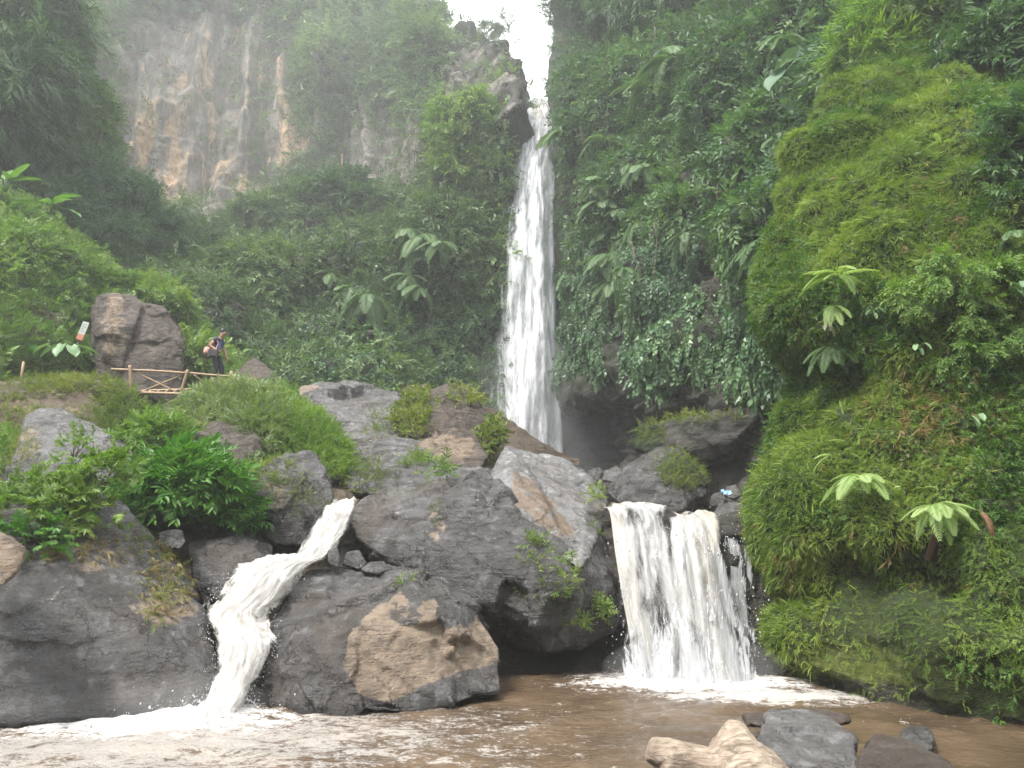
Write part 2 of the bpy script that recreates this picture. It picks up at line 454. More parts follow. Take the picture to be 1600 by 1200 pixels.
# thin overcast: most of the blue is veiled by an even pale cloud layer with faint billows
tn = wt.nodes.new('ShaderNodeTexNoise'); tn.inputs['Scale'].default_value = 2.2; tn.inputs['Detail'].default_value = 5
rp = wt.nodes.new('ShaderNodeValToRGB')
rp.color_ramp.elements[0].color = (7.6, 7.9, 8.3, 1); rp.color_ramp.elements[1].color = (10.5, 10.4, 10.2, 1)
wt.links.new(tn.outputs['Fac'], rp.inputs['Fac'])
mx.inputs[0].default_value = .88
wt.links.new(sky.outputs[0], mx.inputs[6]); wt.links.new(rp.outputs[0], mx.inputs[7])
wt.links.new(mx.outputs[2], bg.inputs['Color']); bg.inputs['Strength'].default_value = .12

sd = bpy.data.lights.new('sun', 'SUN'); sd.energy = 2.4; sd.angle = math.radians(12); sd.color = (1, .96, .9)
sun = bpy.data.objects.new('sun', sd); COL.objects.link(sun)
# sun high behind the left shoulder of the camera
sdir = Vector((-.42, -.35, .88)).normalized()
sun.rotation_euler = sdir.to_track_quat('Z', 'Y').to_euler()
sky.sun_elevation = math.asin(sdir.z); sky.sun_rotation = math.atan2(sdir.x, sdir.y)

scene.view_settings.view_transform = 'Standard'; scene.view_settings.look = 'None'
scene.view_settings.exposure = 1.55; scene.view_settings.gamma = 1
scene.cycles.max_bounces = 6; scene.cycles.diffuse_bounces = 3; scene.cycles.glossy_bounces = 2
scene.cycles.transmission_bounces = 3; scene.cycles.volume_bounces = 1; scene.cycles.transparent_max_bounces = 24
scene.cycles.use_denoising = True
scene.cycles.use_adaptive_sampling = True; scene.cycles.adaptive_threshold = .025; scene.cycles.adaptive_min_samples = 32
scene.cycles.volume_step_rate = 2

def box_obj(name, lo, hi, mat):
    lo, hi = np.array(lo, float), np.array(hi, float); c = (lo + hi) / 2
    V = np.array([[(hi if i & 1 else lo)[0], (hi if i & 2 else lo)[1], (hi if i & 4 else lo)[2]] for i in range(8)])
    F = np.array([[0, 2, 3, 1], [4, 5, 7, 6], [0, 1, 5, 4], [2, 6, 7, 3], [0, 4, 6, 2], [1, 3, 7, 5]])
    return mesh_np(name, V, [F], mat, smooth=False)

def mat_vol(name, dens, col=(.93, .95, .97), aniso=.2):
    m = bpy.data.materials.new(name); m.use_nodes = True; t = m.node_tree; t.nodes.clear()
    o = t.nodes.new('ShaderNodeOutputMaterial'); v = t.nodes.new('ShaderNodeVolumePrincipled')
    v.inputs['Density'].default_value = dens; v.inputs['Color'].default_value = (*col, 1); v.inputs['Anisotropy'].default_value = aniso
    t.links.new(v.outputs[0], o.inputs['Volume']); return m

def blob_obj(name, c, r, mat, kind, label, cat):
    bm = bmesh.new(); bmesh.ops.create_icosphere(bm, subdivisions=4, radius=1)
    V = np.array([v.co for v in bm.verts]) * np.array(r); F = np.array([[v.index for v in f.verts] for f in bm.faces]); bm.free()
    V = V + np.array(c); o = mesh_np(name, V, [F], mat); return props(o, label, cat, kind=kind)
blob_obj('mist', (2.95, 13.15, .25), (1.5, .55, .5), mat_vol('splash_air', .16), 'stuff', 'fine splash mist at the foot of the small waterfall', 'mist')
blob_obj('mist', (-4.3, 10.7, .15), (1.1, .5, .4), mat_vol('splash_air', .14), 'stuff', 'fine splash mist where the white cascade meets the pool', 'mist')
hz = box_obj('haze', (-75, -25, -4), (75, 110, 62), mat_vol('haze_air', .0015))
props(hz, kind='stuff', label='thin pale spray haze filling the gorge', cat='haze')

mist_c = P(845, 690, 43.5)
blob_obj('mist', P(440, 190, 45.5), (25, 6.5, 15), mat_vol('cloud_air', .0065), 'stuff', 'pale drifting mist in front of the bare upper cliff', 'mist')
blob_obj('mist', mist_c, (7.5, 5, 6.5), mat_vol('mist_air', .055), 'stuff', 'white spray mist at the foot of the tall waterfall', 'mist')

# ================================================================== terrain sheets
# ground under everything, river bed included
def ground_z(x, y):
    z = np.full(x.shape, -.9)
    z = z + 1.45 * sstep(7.2, 5.0, y) * sstep(-2.5, 0, x)           # near bank under the log
    z = z + 1.1 * sstep(3, 0, y)
    z = z + 3.3 * sstep(13.6, 15.2, y) * sstep(2.6, 3.6, x * 13.8 / np.maximum(y, 5))
    z = z + 3.3 * sstep(13.4, 16, y) * (1 - sstep(2.6, 3.6, x * 13.8 / np.maximum(y, 5)))
    z = z + 2.2 * sstep(17, 24, y) * sstep(4, -2, x)
    z = z + 1.5 * sstep(24, 40, y)
    return z
gx = np.linspace(-70, 70, 240); gy = np.linspace(-20, 100, 220)
X, Y = np.meshgrid(gx, gy); Z = ground_z(X, Y)
S = np.stack([X.ravel(), Y.ravel(), Z.ravel()], 1); S[:, 2] += fbm(S * .5, 4, 5) * .22
g = mesh_np('ground', S, [grid_faces(220, 240)], M['cliff_dark'], {'moss': ('POINT', np.full(len(S), .1)), 'tan': ('POINT', np.zeros(len(S)))})
props(g, 'stony gorge floor under the river', None, kind='structure')

# unseen slope closing the gorge behind the viewer, added to block low sky light
BK = [[(x, y + 0, z) for x, y in zip([-75, -45, -20, 0, 20, 45, 75], yy)] for z, yy in ((-4, [-4, -14, -17, -17, -17, -14, -4]), (4, [-5, -15, -18, -18, -18, -15, -5]), (14, [-7, -17, -20, -21, -20, -17, -7]), (24, [-12, -20, -23, -23.5, -23, -20, -12]))]
GK, NK = loft(BK, 60, 160, lambda S: 1.2 * fbm(S * .25, 3, 15), pix=False)
Sk = GK.reshape(-1, 3)
props(mesh_np('sky_block_hill', Sk, [grid_faces(60, 160)], M['cliff_dark'], {'tan': ('POINT', 0 * Sk[:, 0]), 'moss': ('POINT', .9 + 0 * Sk[:, 0])}), 'wooded hill behind the viewer', kind='structure')

# ---- left back cliff
def lump(freq, amp, seed, sq=1.):
    def f(S):
        Q = S * freq; Q[:, 2] *= sq
        return amp * (np.abs(fbm(Q, 3, seed)) * 1.6 - .4) + amp * .35 * fbm(S * freq * 4, 3, seed + 3)
    return f

C = [  # (u, v, Y) rows from below to above
 [(-700,700,24),(-300,700,29),(0,700,32),(200,700,33),(400,690,33),(600,690,35),(700,700,38),(765,715,41),(785,720,44.5),(800,720,48)],
 [(-700,620,25),(-300,620,30),(0,620,33),(200,620,35),(400,620,36),(600,620,38),(700,630,40),(768,640,42),(786,640,45.2),(805,640,49)],
 [(-700,480,27),(-300,480,32),(0,480,37),(200,480,40),(400,480,42),(600,480,41.5),(700,480,42),(772,500,43),(790,500,46),(810,500,50)],
 [(-700,350,29),(-300,350,34),(0,350,41),(200,350,45),(400,350,47.5),(600,350,46),(700,350,43.5),(776,360,43.5),(795,360,46.5),(815,360,51)],
 [(-700,290,30),(-300,290,35),(0,290,43),(200,290,48),(400,290,51.5),(600,290,49.5),(700,290,44.5),(782,290,44),(803,290,47),(822,290,52)],
 [(-700,180,30.5),(-300,180,35.5),(0,180,43.5),(200,180,49),(400,180,52.5),(600,180,50.5),(700,180,45),(795,180,44.5),(827,175,46.5),(832,175,53)],
 [(-700,80,31),(-300,80,36),(0,80,44),(200,80,50),(400,80,53),(600,80,51),(700,110,46),(762,114,46),(798,130,48),(818,150,54)],
 [(-700,20,32),(-300,20,37),(0,20,46),(200,20,51.5),(400,20,54),(600,50,52.5),(690,88,48),(745,88,48),(778,106,51),(806,134,56)],
 [(-700,-90,34),(-300,-90,40),(0,-90,50),(200,-90,55),(400,-70,58),(560,-40,57),(640,10,56),(690,70,56),(735,84,58),(775,104,62)],
]
def dispC(S):
    u, v = UV(S)
    rock = np.maximum(ell(u, v, 330, 175, 165, 165, .4), ell(u, v, 590, 240, 110, 90, .5))
    Q = S * np.array([.32, .32, .07])
    q1 = S[:, 0] * .27 + 1.1 * fbm(S * np.array([.12, .12, .025]), 3, 4); q2 = S[:, 0] * .61 + S[:, 2] * .05 + .8 * fbm(S * np.array([.2, .2, .06]), 3, 6); q3 = S[:, 2] * .16 + 1.2 * fbm(S * .15, 3, 8) + .12 * S[:, 0]; flute = 1.5 * np.abs((q1 % 1.) - .5) * 2 + .7 * sstep(0, .3, q2 % 1.) * (1 - q2 % 1.) + .4 * (q3 % 1.) * sstep(1, .85, q3 % 1.) - 1.1 + .4 * ridge(S * np.array([1.1, 1.1, .2]), 3, 9) + .22 * fbm(S * 1.2, 4, 3)
    veg = 1.5 * (np.abs(fbm(S * .30, 3, 21)) * 2 - .4) + .35 * fbm(S * 1.4, 3, 22)
    edge = sstep(840, 790, u)
    return (rock * flute + (1 - rock) * veg) * (.25 + .75 * edge)
GC, NC = loft(C, 380, 520, dispC, flip=False)
if np.mean(NC[..., 1]) > 0: NC = -NC
Sc = GC.reshape(-1, 3); uc, vc = UV(Sc)
bare = np.maximum.reduce([ell(uc, vc, 330, 180, 165, 175, .25, .1), .9 * ell(uc, vc, 180, 90, 70, 100, .5), ell(uc, vc, 250, 210, 55, 120, .4), ell(uc, vc, 450, 220, 40, 90, .4), ell(uc, vc, 590, 240, 85, 95, .4), ell(uc, vc, 760, 130, 70, 65, .4)])
tan = bare * (1 - .8 * sstep(660, 700, uc)) * (.15 + .75 * fbm(Sc * np.array([.45, .45, .06]), 3, 31) + .42 * ell(uc, vc, 265, 210, 40, 120, .5) + .35 * ell(uc, vc, 455, 250, 26, 60, .5) + .3 * ell(uc, vc, 320, 190, 24, 90, .5)) 
mossC = .55 * (1 - bare) + .38 * sstep(650, 700, uc)
cl = mesh_np('cliff', Sc, [grid_faces(380, 520)], M['cliff'], {'tan': ('POINT', tan), 'moss': ('POINT', mossC)})
props(cl, 'tall fluted rock cliff behind the valley', kind='structure')

# ---- cliff between the fall and the near mossy wall
B = [
 [(868,930,50),(872,930,42),(900,930,40),(960,930,35),(1030,930,31),(1110,930,26),(1190,930,22.5),(1280,930,19.5),(1500,930,18),(1900,930,16)],
 [(868,800,50),(872,800,42),(900,790,40),(960,780,35),(1030,780,31),(1110,780,26),(1190,780,22.5),(1280,790,19.5),(1500,790,18),(1900,790,16)],
 [(880,735,52),(900,735,49),(930,735,46),(975,735,38),(1030,730,33),(1110,735,28),(1190,735,25.5),(1280,735,20),(1500,735,18),(1900,735,16)],
 [(880,655,52),(905,655,49),(935,655,46),(985,650,38),(1040,660,32),(1110,670,28),(1185,655,26),(1280,660,20),(1500,660,18),(1900,660,16)],
 [(872,628,50),(874,632,43),(905,628,39.5),(960,622,35.2),(1030,640,30.8),(1110,628,26.2),(1180,615,23.2),(1280,620,19.8),(1500,620,18),(1900,620,16)],
 [(866,540,50),(871,540,44),(905,540,40),(960,540,36),(1030,540,31.5),(1110,540,27),(1190,540,24),(1290,540,20.5),(1500,540,18.5),(1900,540,17)],
 [(862,400,51),(866,400,45),(900,400,41),(960,400,37),(1030,400,32.5),(1110,400,28.5),(1200,400,25),(1300,400,21),(1500,400,19),(1900,400,17.5)],
 [(860,280,52),(862,280,45.5),(900,280,42),(960,280,38),(1030,280,34),(1110,280,30),(1200,280,26.5),(1300,280,22.5),(1500,280,20),(1900,280,18)],
 [(858,180,54),(860,180,46),(895,180,43),(960,180,39.5),(1030,180,35.5),(1110,180,31.5),(1200,180,28),(1300,180,24.5),(1500,180,21.5),(1900,180,19)],
 [(862,110,56),(862,110,48),(895,105,45),(960,100,42),(1030,90,38),(1110,90,34),(1200,90,30),(1300,90,26.5),(1500,90,23.5),(1900,80,21)],
 [(870,60,60),(872,60,52),(905,50,49),(960,40,46),(1030,30,42),(1110,20,38),(1200,10,34),(1300,0,30),(1500,0,27),(1900,0,24)],
 [(890,10,66),(895,0,58),(930,-20,55),(980,-60,52),(1050,-100,48),(1130,-120,44),(1220,-130,40),(1300,-140,36),(1500,-160,33),(1900,-180,30)],
]
def dispB(S):
    u, v = UV(S)
    low = sstep(575, 625, v)
    veg = 1.35 * (np.abs(fbm(S * np.array([.42, .42, .24]), 3, 41)) * 1.9 - .4) + .3 * fbm(S * 1.6, 3, 42)
    rk = .45 * ridge(S * np.array([.35, .35, 1.3]), 3, 43) + .25 * fbm(S * 1.5, 4, 44) + .5 * fbm(S * .4, 2, 49)
    return ((1 - low) * (veg + 1.1 * sstep(420, 250, v) * fbm(S * .22, 2, 48)) + low * rk) * sstep(862, 900, u) + .25 * fbm(S * .8, 3, 46) * sstep(905, 880, u)
GB, NB = loft(B, 330, 330, dispB)
if np.mean(NB[..., 1]) > 0: NB = -NB
Sb = GB.reshape(-1, 3); ub, vb = UV(Sb)
mossB = .55 - .5 * ell(ub, vb, 920, 690, 70, 60, .4) - .3 * sstep(600, 660, vb) + .35 * ell(ub, vb, 985, 690, 30, 40, .5) + .35 * ell(ub, vb, 900, 290, 30, 110, .4)
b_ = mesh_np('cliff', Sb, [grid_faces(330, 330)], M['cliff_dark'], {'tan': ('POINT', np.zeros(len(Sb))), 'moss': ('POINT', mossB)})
props(b_, 'dark layered cliff under ivy beside the tall waterfall', kind='structure')

# ---- near mossy wall (its base stands in the pool)
def wl(u, Y):   # a point at the pool surface
    p = P(u, 900, Y); return (u, Y)
def Zp(u, z, Y):                       # world point from image column, height and depth
    dzy = (z - CH) / Y
    # fw = Y cT + (z-CH) sT
    fw = Y * cT + (z - CH) * sT
    return [(u - 800) / FPX * fw, Y, z]
A_ = [
 [Zp(1330,-.8,19), Zp(1235,-.8,14.6), Zp(1255,-.8,13.6), Zp(1340,-.8,12.4), Zp(1460,-.8,11.3), Zp(1620,-.8,10.3), Zp(1850,-.8,9.2), Zp(2600,-.8,7.)],
 [Zp(1330,.05,19), Zp(1232,.05,14.4), Zp(1250,.05,13.4), Zp(1340,.05,12.2), Zp(1460,.05,11.1), Zp(1620,.05,10.1), Zp(1850,.05,9.), Zp(2600,.05,6.8)],
 [P(1330,985,19), P(1212,985,14.4), P(1232,985,13.2), P(1340,1000,11.9), P(1460,1020,10.7), P(1620,1040,9.7), P(1850,1050,8.7), P(2600,1060,6.6)],
 [P(1330,930,19), P(1232,930,14.6), P(1255,930,13.6), P(1340,940,12.15), P(1460,950,11.0), P(1620,960,10.), P(1850,960,9.), P(2600,960,7.)],
 [P(1320,870,19), P(1192,870,14.6), P(1208,870,13.5), P(1320,880,12.2), P(1460,880,11.2), P(1620,880,10.2), P(1850,880,9.2), P(2600,880,7.)],
 [P(1310,780,19), P(1184,780,14.8), P(1200,780,13.5), P(1310,780,12.2), P(1460,780,11.4), P(1620,780,10.6), P(1850,780,9.6), P(2600,780,7.4)],
 [P(1310,710,19.5), P(1206,710,15.2), P(1228,710,14), P(1320,700,12.6), P(1460,700,11.8), P(1620,700,11), P(1850,700,10), P(2600,700,7.8)],
 [P(1320,600,20), P(1240,612,15.6), P(1262,612,14.4), P(1330,600,13.1), P(1460,600,12.3), P(1620,600,11.5), P(1850,600,10.5), P(2600,600,8)],
 [P(1310,480,20), P(1192,480,15.8), P(1212,480,14.5), P(1310,480,13.2), P(1460,480,12.5), P(1620,480,11.9), P(1850,480,11), P(2600,480,8.4)],
 [P(1310,390,20.5), P(1202,390,16.2), P(1225,390,15), P(1320,390,13.6), P(1460,390,12.9), P(1620,390,12.3), P(1850,390,11.4), P(2600,390,8.8)],
 [P(1340,290,21), P(1240,290,16.6), P(1262,290,15.6), P(1350,290,14.3), P(1460,290,13.6), P(1620,290,12.9), P(1850,290,12), P(2600,290,9.2)],
 [P(1370,190,21.5), P(1290,190,17.4), P(1312,190,16.6), P(1380,190,15.4), P(1470,190,14.6), P(1620,180,14), P(1850,180,13), P(2600,180,10)],
 [P(1400,125,22), P(1340,125,18.6), P(1355,120,18), P(1400,110,17.2), P(1490,110,16.6), P(1620,100,16), P(1850,100,14.6), P(2600,80,11.4)],
 [P(1440,60,24), P(1390,70,22), P(1400,65,21.6), P(1440,50,21), P(1520,40,20.2), P(1640,20,19.2), P(1850,0,17.6), P(2600,-60,14)],
]
def dispA(S):
    u, v = UV(S)
    m = np.abs(fbm(S * .62, 3, 51)) * 1.9 - .35
    up_ = sstep(960, 900, v)
    return (.34 * m - .08 - .55 * ell(u, v, 1400, 900, 110, 55, .6) - .45 * ell(u, v, 1300, 580, 60, 40, .6) - .35 * ell(u, v, 1340, 500, 40, 30, .6) - .4 * ell(u, v, 1470, 870, 50, 60, .6) + .10 * fbm(S * 3., 3, 52)) * (.25 + .75 * up_) * sstep(1170, 1230, u) + (1 - up_) * .2 * ridge(S * np.array([.8, .8, 1.5]), 3, 55)
A_np = np.array(A_, float)
GA = catmull(catmull(A_np, 420, 0), 420, 1); NA = grid_normals(GA)
if np.mean(NA[..., 1]) > 0: NA = -NA
Sa = GA.reshape(-1, 3); Sa = Sa + NA.reshape(-1, 3) * dispA(Sa)[:, None]; GA = Sa.reshape(GA.shape)
NA = grid_normals(GA)
if np.mean(NA[..., 1]) > 0: NA = -NA
ua, va = UV(Sa)
mossA = .75 - .55 * sstep(985, 1060, va) * sstep(1560, 1300, ua) + .1 * fbm(Sa * 1.2, 2, 3)
a_ = mesh_np('mossy_wall', Sa, [grid_faces(420, 420)], M['mossy'], {'tan': ('POINT', .85 * sstep(930, 985, va) * (1 - sstep(1040, 1085, va - .10 * (ua - 1300)) * sstep(1600, 1350, ua))), 'moss': ('POINT', mossA)})
props(a_, 'near rock wall rising from the pool, wholly wrapped in moss and creepers', 'rock wall', kind='structure')

# ---- grassy hillside at the far left
H = [
 [(-800,800,14),(-300,760,16),(0,700,19),(120,700,21),(250,690,23),(380,690,25),(480,680,27),(560,680,33)],
 [(-800,700,15),(-300,660,18),(0,630,22.5),(120,630,25.5),(250,635,27.6),(360,622,28.8),(440,630,30.5),(520,640,36)],
 [(-800,560,16),(-300,540,19),(0,530,24),(120,540,26.6),(240,560,28.4),(310,560,29.4),(370,590,31.5),(430,615,38)],
 [(-800,430,17.5),(-300,430,21),(0,445,26),(100,455,27.8),(160,470,29.2),(230,520,30.5),(300,530,33),(350,570,40)],
 [(-800,350,19),(-300,350,23),(0,368,27.5),(60,380,29),(120,415,30.5),(165,450,32.5),(215,490,35),(270,530,42)],
 [(-800,290,22),(-300,290,26),(-20,328,31),(30,340,32.5),(75,368,33.5),(120,405,35.5),(170,450,38),(220,505,44)],
 [(-800,250,30),(-300,260,34),(-20,338,39),(30,362,40),(70,395,41),(120,440,42),(160,485,44),(210,530,48)],
]
def dispH(S): return .5 * fbm(S * .4, 3, 61) + .22 * (np.abs(fbm(S * 1.1, 3, 62)) * 2 - .4)
GH, NH = loft(H, 220, 260, dispH)
if np.mean(NH[..., 1]) > 0: NH = -NH
Sh = GH.reshape(-1, 3); uh, vh = UV(Sh)
h_ = mesh_np('hillside', Sh, [grid_faces(220, 260)], M['earth'], {'tan': ('POINT', .2 * ell(uh, vh, 60, 500, 90, 40, .5)), 'moss': ('POINT', np.full(len(Sh), .5))})
props(h_, 'grassy slope rising away from the bridge', kind='structure')

# ---- river bank of earth and rock under the mid-ground boulders
D = [
 [(-900,1160,9),(-300,1150,10),(0,1130,12.5),(150,1130,13),(300,1100,13.5),(420,1000,14),(520,950,15),(640,900,17),(760,880,19),(900,850,21)],
 [(-900,900,10.5),(-300,880,12),(0,860,13.6),(150,850,14),(300,850,14.4),(400,860,15),(520,850,16),(640,830,18),(760,800,20),(900,790,22)],
 [(-900,760,12),(-300,750,14),(0,740,16.2),(150,750,16.8),(300,780,16.4),(400,760,16.4),(520,770,17.5),(640,760,19.5),(760,740,22),(900,760,25)],
 [(-900,690,13.5),(-300,680,16),(0,680,19.4),(150,690,20),(300,710,19.6),(400,720,19.8),(520,710,21),(640,680,22),(760,690,25),(900,735,30)],
 [(-900,660,15),(-300,650,17.5),(0,640,22),(150,655,22.6),(300,675,22.8),(400,665,23),(520,660,24),(640,655,27),(760,660,30),(900,720,36)],
 [(-900,660,18),(-300,650,21),(0,642,25),(150,648,26),(300,660,27),(400,648,27.6),(520,645,29.5),(640,635,33),(760,640,37),(860,715,41)],
]
GD, ND = loft(D, 200, 260, lambda S: .3 * fbm(S * .6, 4, 71) + .12 * ridge(S * 1.5, 3, 72))
if np.mean(ND[..., 1]) > 0: ND = -ND
Sd = GD.reshape(-1, 3)
d_ = mesh_np('riverbank', Sd, [grid_faces(200, 260)], M['earth'], {'tan': ('POINT', .15 + 0 * Sd[:, 0]), 'moss': ('POINT', .35 + 0 * Sd[:, 0])})
props(d_, 'earthy bank between the boulders', kind='structure')
# ================================================================== rocks
def hull_bm(bm, pts):
    vs = [bm.verts.new(p) for p in pts]
    r = bmesh.ops.convex_hull(bm, input=vs)
    junk = [e for e in r['geom_interior'] if isinstance(e, bmesh.types.BMVert)] + [e for e in r['geom_unused'] if isinstance(e, bmesh.types.BMVert)]
    bmesh.ops.delete(bm, geom=list(set(junk)), context='VERTS')

def laplace(V, E, it, f=.5):
    n = len(V); a, b = E[:, 0], E[:, 1]
    deg = np.bincount(a, minlength=n) + np.bincount(b, minlength=n)
    for _ in range(it):
        s = np.stack([np.bincount(a, V[b, k], n) + np.bincount(b, V[a, k], n) for k in range(3)], 1)
        V = V + (s / np.maximum(deg, 1)[:, None] - V) * f
    return V

def vnormals(V, F):
    n = np.cross(V[F[:, 2]] - V[F[:, 0]], V[F[:, 3]] - V[F[:, 1]]); o = np.zeros_like(V)
    for k in range(4):
        for c in range(3): o[:, c] += np.bincount(F[:, k], n[:, c], len(V))
    return o / (np.linalg.norm(o, axis=1)[:, None] + 1e-9)

ROCKS = {}
def rock(label, hulls, mat='basalt', voxel=.05, back=2., amp=.1, smooth=2, chips=0, seed=0, tanm=None, mossm=None, strat=None, cat_='boulder', name='boulder', group=None, sub=0, kind=None, block=.55):
    """hulls: lists of (u,v,Y) front points; each gets a smaller back side"""
    bm = bmesh.new()
    for h in hulls:
        p = np.array([P(*q) for q in h]); c = p.mean(0)
        q = p.copy(); q[:, 1] = np.maximum(c[1], p[:, 1]) + back          # recede with the line of sight so the near outline stays the outline
        k_ = q[:, 1] / p[:, 1]; q[:, 0] *= k_; q[:, 2] = CH + (p[:, 2] - CH) * k_
        qc = q.mean(0); q[:, [0, 2]] = qc[[0, 2]] + (q[:, [0, 2]] - qc[[0, 2]]) * .80
        hull_bm(bm, np.concatenate([p, q]))
    me = bpy.data.meshes.new('t'); bm.to_mesh(me); bm.free()
    o = bpy.data.objects.new('t', me); COL.objects.link(o)
    md = o.modifiers.new('r', 'REMESH'); md.mode = 'VOXEL'; md.voxel_size = voxel
    dg = bpy.context.evaluated_depsgraph_get(); ev = o.evaluated_get(dg); m2 = ev.to_mesh()
    V = np.empty(len(m2.vertices) * 3, np.float32); m2.vertices.foreach_get('co', V); V = V.reshape(-1, 3).astype(float)
    F = np.empty(len(m2.polygons) * 4, np.int32); m2.polygons.foreach_get('vertices', F); F = F.reshape(-1, 4)
    E = np.empty(len(m2.edges) * 2, np.int32); m2.edges.foreach_get('vertices', E); E = E.reshape(-1, 2)
    ev.to_mesh_clear(); bpy.data.objects.remove(o); bpy.data.meshes.remove(me)
    V = laplace(V, E, smooth)
    r = np.random.default_rng(seed + 100); c = V.mean(0)
    for _ in range(chips):                 # flat broken facets
        d = r.normal(0, 1, 3); d[1] = -abs(d[1]); d /= np.linalg.norm(d)
        h = (V - c) @ d; q = np.quantile(h, r.uniform(.93, .985)); ex = np.maximum(h - q, 0); V = V - ex[:, None] * d * .85
    if chips: V = laplace(V, E, 2)
    N = vnormals(V, F)
    size = np.linalg.norm(V.max(0) - V.min(0)) / 4
    Q = V / size + seed * 3.3
    # facetted undulation: noise cut into steps
    w = fbm(Q * .9, 3, seed); 
    stepped = w + .25 * ridge(Q * 1.7 + w[:, None], 2, seed + 5)
    fine = fbm(Q * 4.5, 4, seed + 9)
    a = amp * size
    crack = -np.clip(ridge(Q * 2.2 + .6 * w[:, None], 3, seed + 31) - .55, 0, 1) * 1.1
    dsp = a * (stepped * .75 + .35 * fine + .8 * crack) + .016 * fbm(V * 5.5, 4, seed + 77)
    # broken blocks: each cell of a warped cell pattern is a slightly tilted plane of its own
    ext = (V.max(0) - V.min(0)) / 2; mid_ = (V.max(0) + V.min(0)) / 2; nk = 46
    sd0 = mid_ + r.uniform(-1, 1, (nk, 3)) * ext * 1.05; Wp = V + .16 * size * np.stack([fbm(Q * 2.3 + 9 * j, 3, seed + 60 + j) for j in range(3)], 1)
    best = np.full(len(V), 1e9); kk = np.zeros(len(V), int)
    for j in range(nk):
        dd_ = ((Wp - sd0[j]) ** 2).sum(1); mk = dd_ < best; best[mk] = dd_[mk]; kk[mk] = j
    tl = r.normal(0, .10, (nk, 3)); of = r.normal(0, .016 * size, nk)
    dsp = dsp + block * np.clip(((V - sd0[kk]) * tl[kk]).sum(1) + of[kk], -.08 * size, .08 * size)
    if strat is not None:                  # layered grooves across a direction
        sd_, sf, sa = strat; s = V @ (np.array(sd_) / np.linalg.norm(sd_))
        t = s * sf + .8 * fbm(Q * 1.2, 3, seed + 2); t = t - np.floor(t); dsp = dsp + sa * (sstep(0, .25, t) - t)
    V = V + N * dsp[:, None]
    u, v = UV(V)
    tn_ = tanm(u, v) if tanm else np.zeros(len(V)); ms = mossm(u, v) if mossm else np.zeros(len(V))
    V = laplace(V, E, 1, .4); N = vnormals(V, F)
    ob = mesh_np(name, V, [F], M[mat], {'tan': ('POINT', tn_), 'moss': ('POINT', ms)})
    ROCKS[label] = (V, F, N)
    return props(ob, label, cat_, group, kind)

def poly(u, v, pts, soft=10):
    """1 inside the outline, fading across its edge"""
    pts = np.array(pts, float); n = len(pts); ins = np.zeros(len(u), bool); dm = np.full(len(u), 1e9)
    for i in range(n):
        (x0, y0), (x1, y1) = pts[i], pts[(i + 1) % n]
        c = ((y0 > v) != (y1 > v)) & (u < (x1 - x0) * (v - y0) / (y1 - y0 + 1e-9) + x0); ins ^= c
        t = np.clip(((u - x0) * (x1 - x0) + (v - y0) * (y1 - y0)) / ((x1 - x0) ** 2 + (y1 - y0) ** 2), 0, 1)
        dm = np.minimum(dm, np.hypot(u - x0 - t * (x1 - x0), v - y0 - t * (y1 - y0)))
    return sstep(-soft, soft, np.where(ins, dm, -dm))
def PL(pts, a=1., soft=10): return lambda u, v: a * poly(u, v, pts, soft)
def E_(cu, cv, ru, rv, a=1., soft=.4, rot=0.): return lambda u, v: a * ell(u, v, cu, cv, ru, rv, soft, rot)
def SUM(*f): return lambda u, v: sum(g(u, v) for g in f)

# --- front row, standing in the pool
rock('huge smooth dark boulder left of the white cascade, plants on its top',
  [[(-260,1140,9.8),(-200,860,11.5),(-60,810,12),(60,800,12.4),(160,772,13.2),(200,790,13.2),(240,860,13),(300,920,12.8),(320,980,12.2),(345,1050,11.7),(335,1100,11.2),(200,1130,10.5),(60,1130,10.1),(100,960,10.9),(230,1020,11.1),(-60,960,10.6)]],
  voxel=.045, back=2.2, amp=.045, smooth=10, seed=1, tanm=SUM(E_(255,950,55,30,.7),E_(140,870,60,30,.5)), mossm=SUM(E_(250,900,55,70,.35),E_(130,850,90,40,.3)), strat=((.5,.3,1.),1.1,.05), block=.3)
rock('dark boulder in mid pool with a broad tan broken face',
  [[(368,1118,10.9),(378,1060,11.3),(400,1010,11.9),(470,915,13.1),(485,888,13.8),(560,884,13.8),(640,886,13.5),(668,896,13.1),(560,980,11.4),(530,1040,10.8),(545,1125,10.4),(440,1128,10.5),(640,1030,12.2)],
   [(690,905,12.9),(640,905,12.4),(560,985,11.4),(530,1045,10.9),(545,1100,10.6),(620,1118,10.8),(720,1098,11.3),(790,1085,11.9),(780,1010,12.4),(745,955,12.8),(700,910,13.3),(660,960,11.7),(610,1090,10.7),(700,1080,11.2)]],
  voxel=.03, back=1.6, amp=.035, smooth=1, seed=2, chips=3, block=.7,
  tanm=SUM(PL([(548,985),(580,950),(625,925),(650,945),(675,935),(700,945),(725,985),(745,965),(780,1005),(784,1035),(740,1045),(690,1062),(610,1098),(560,1085),(536,1045)],.85,8), E_(700,955,18,30,-.6), E_(635,960,30,18,-.5)), mossm=E_(650,905,50,30,.35), strat=((.55,-.2,.85),2.6,.07))
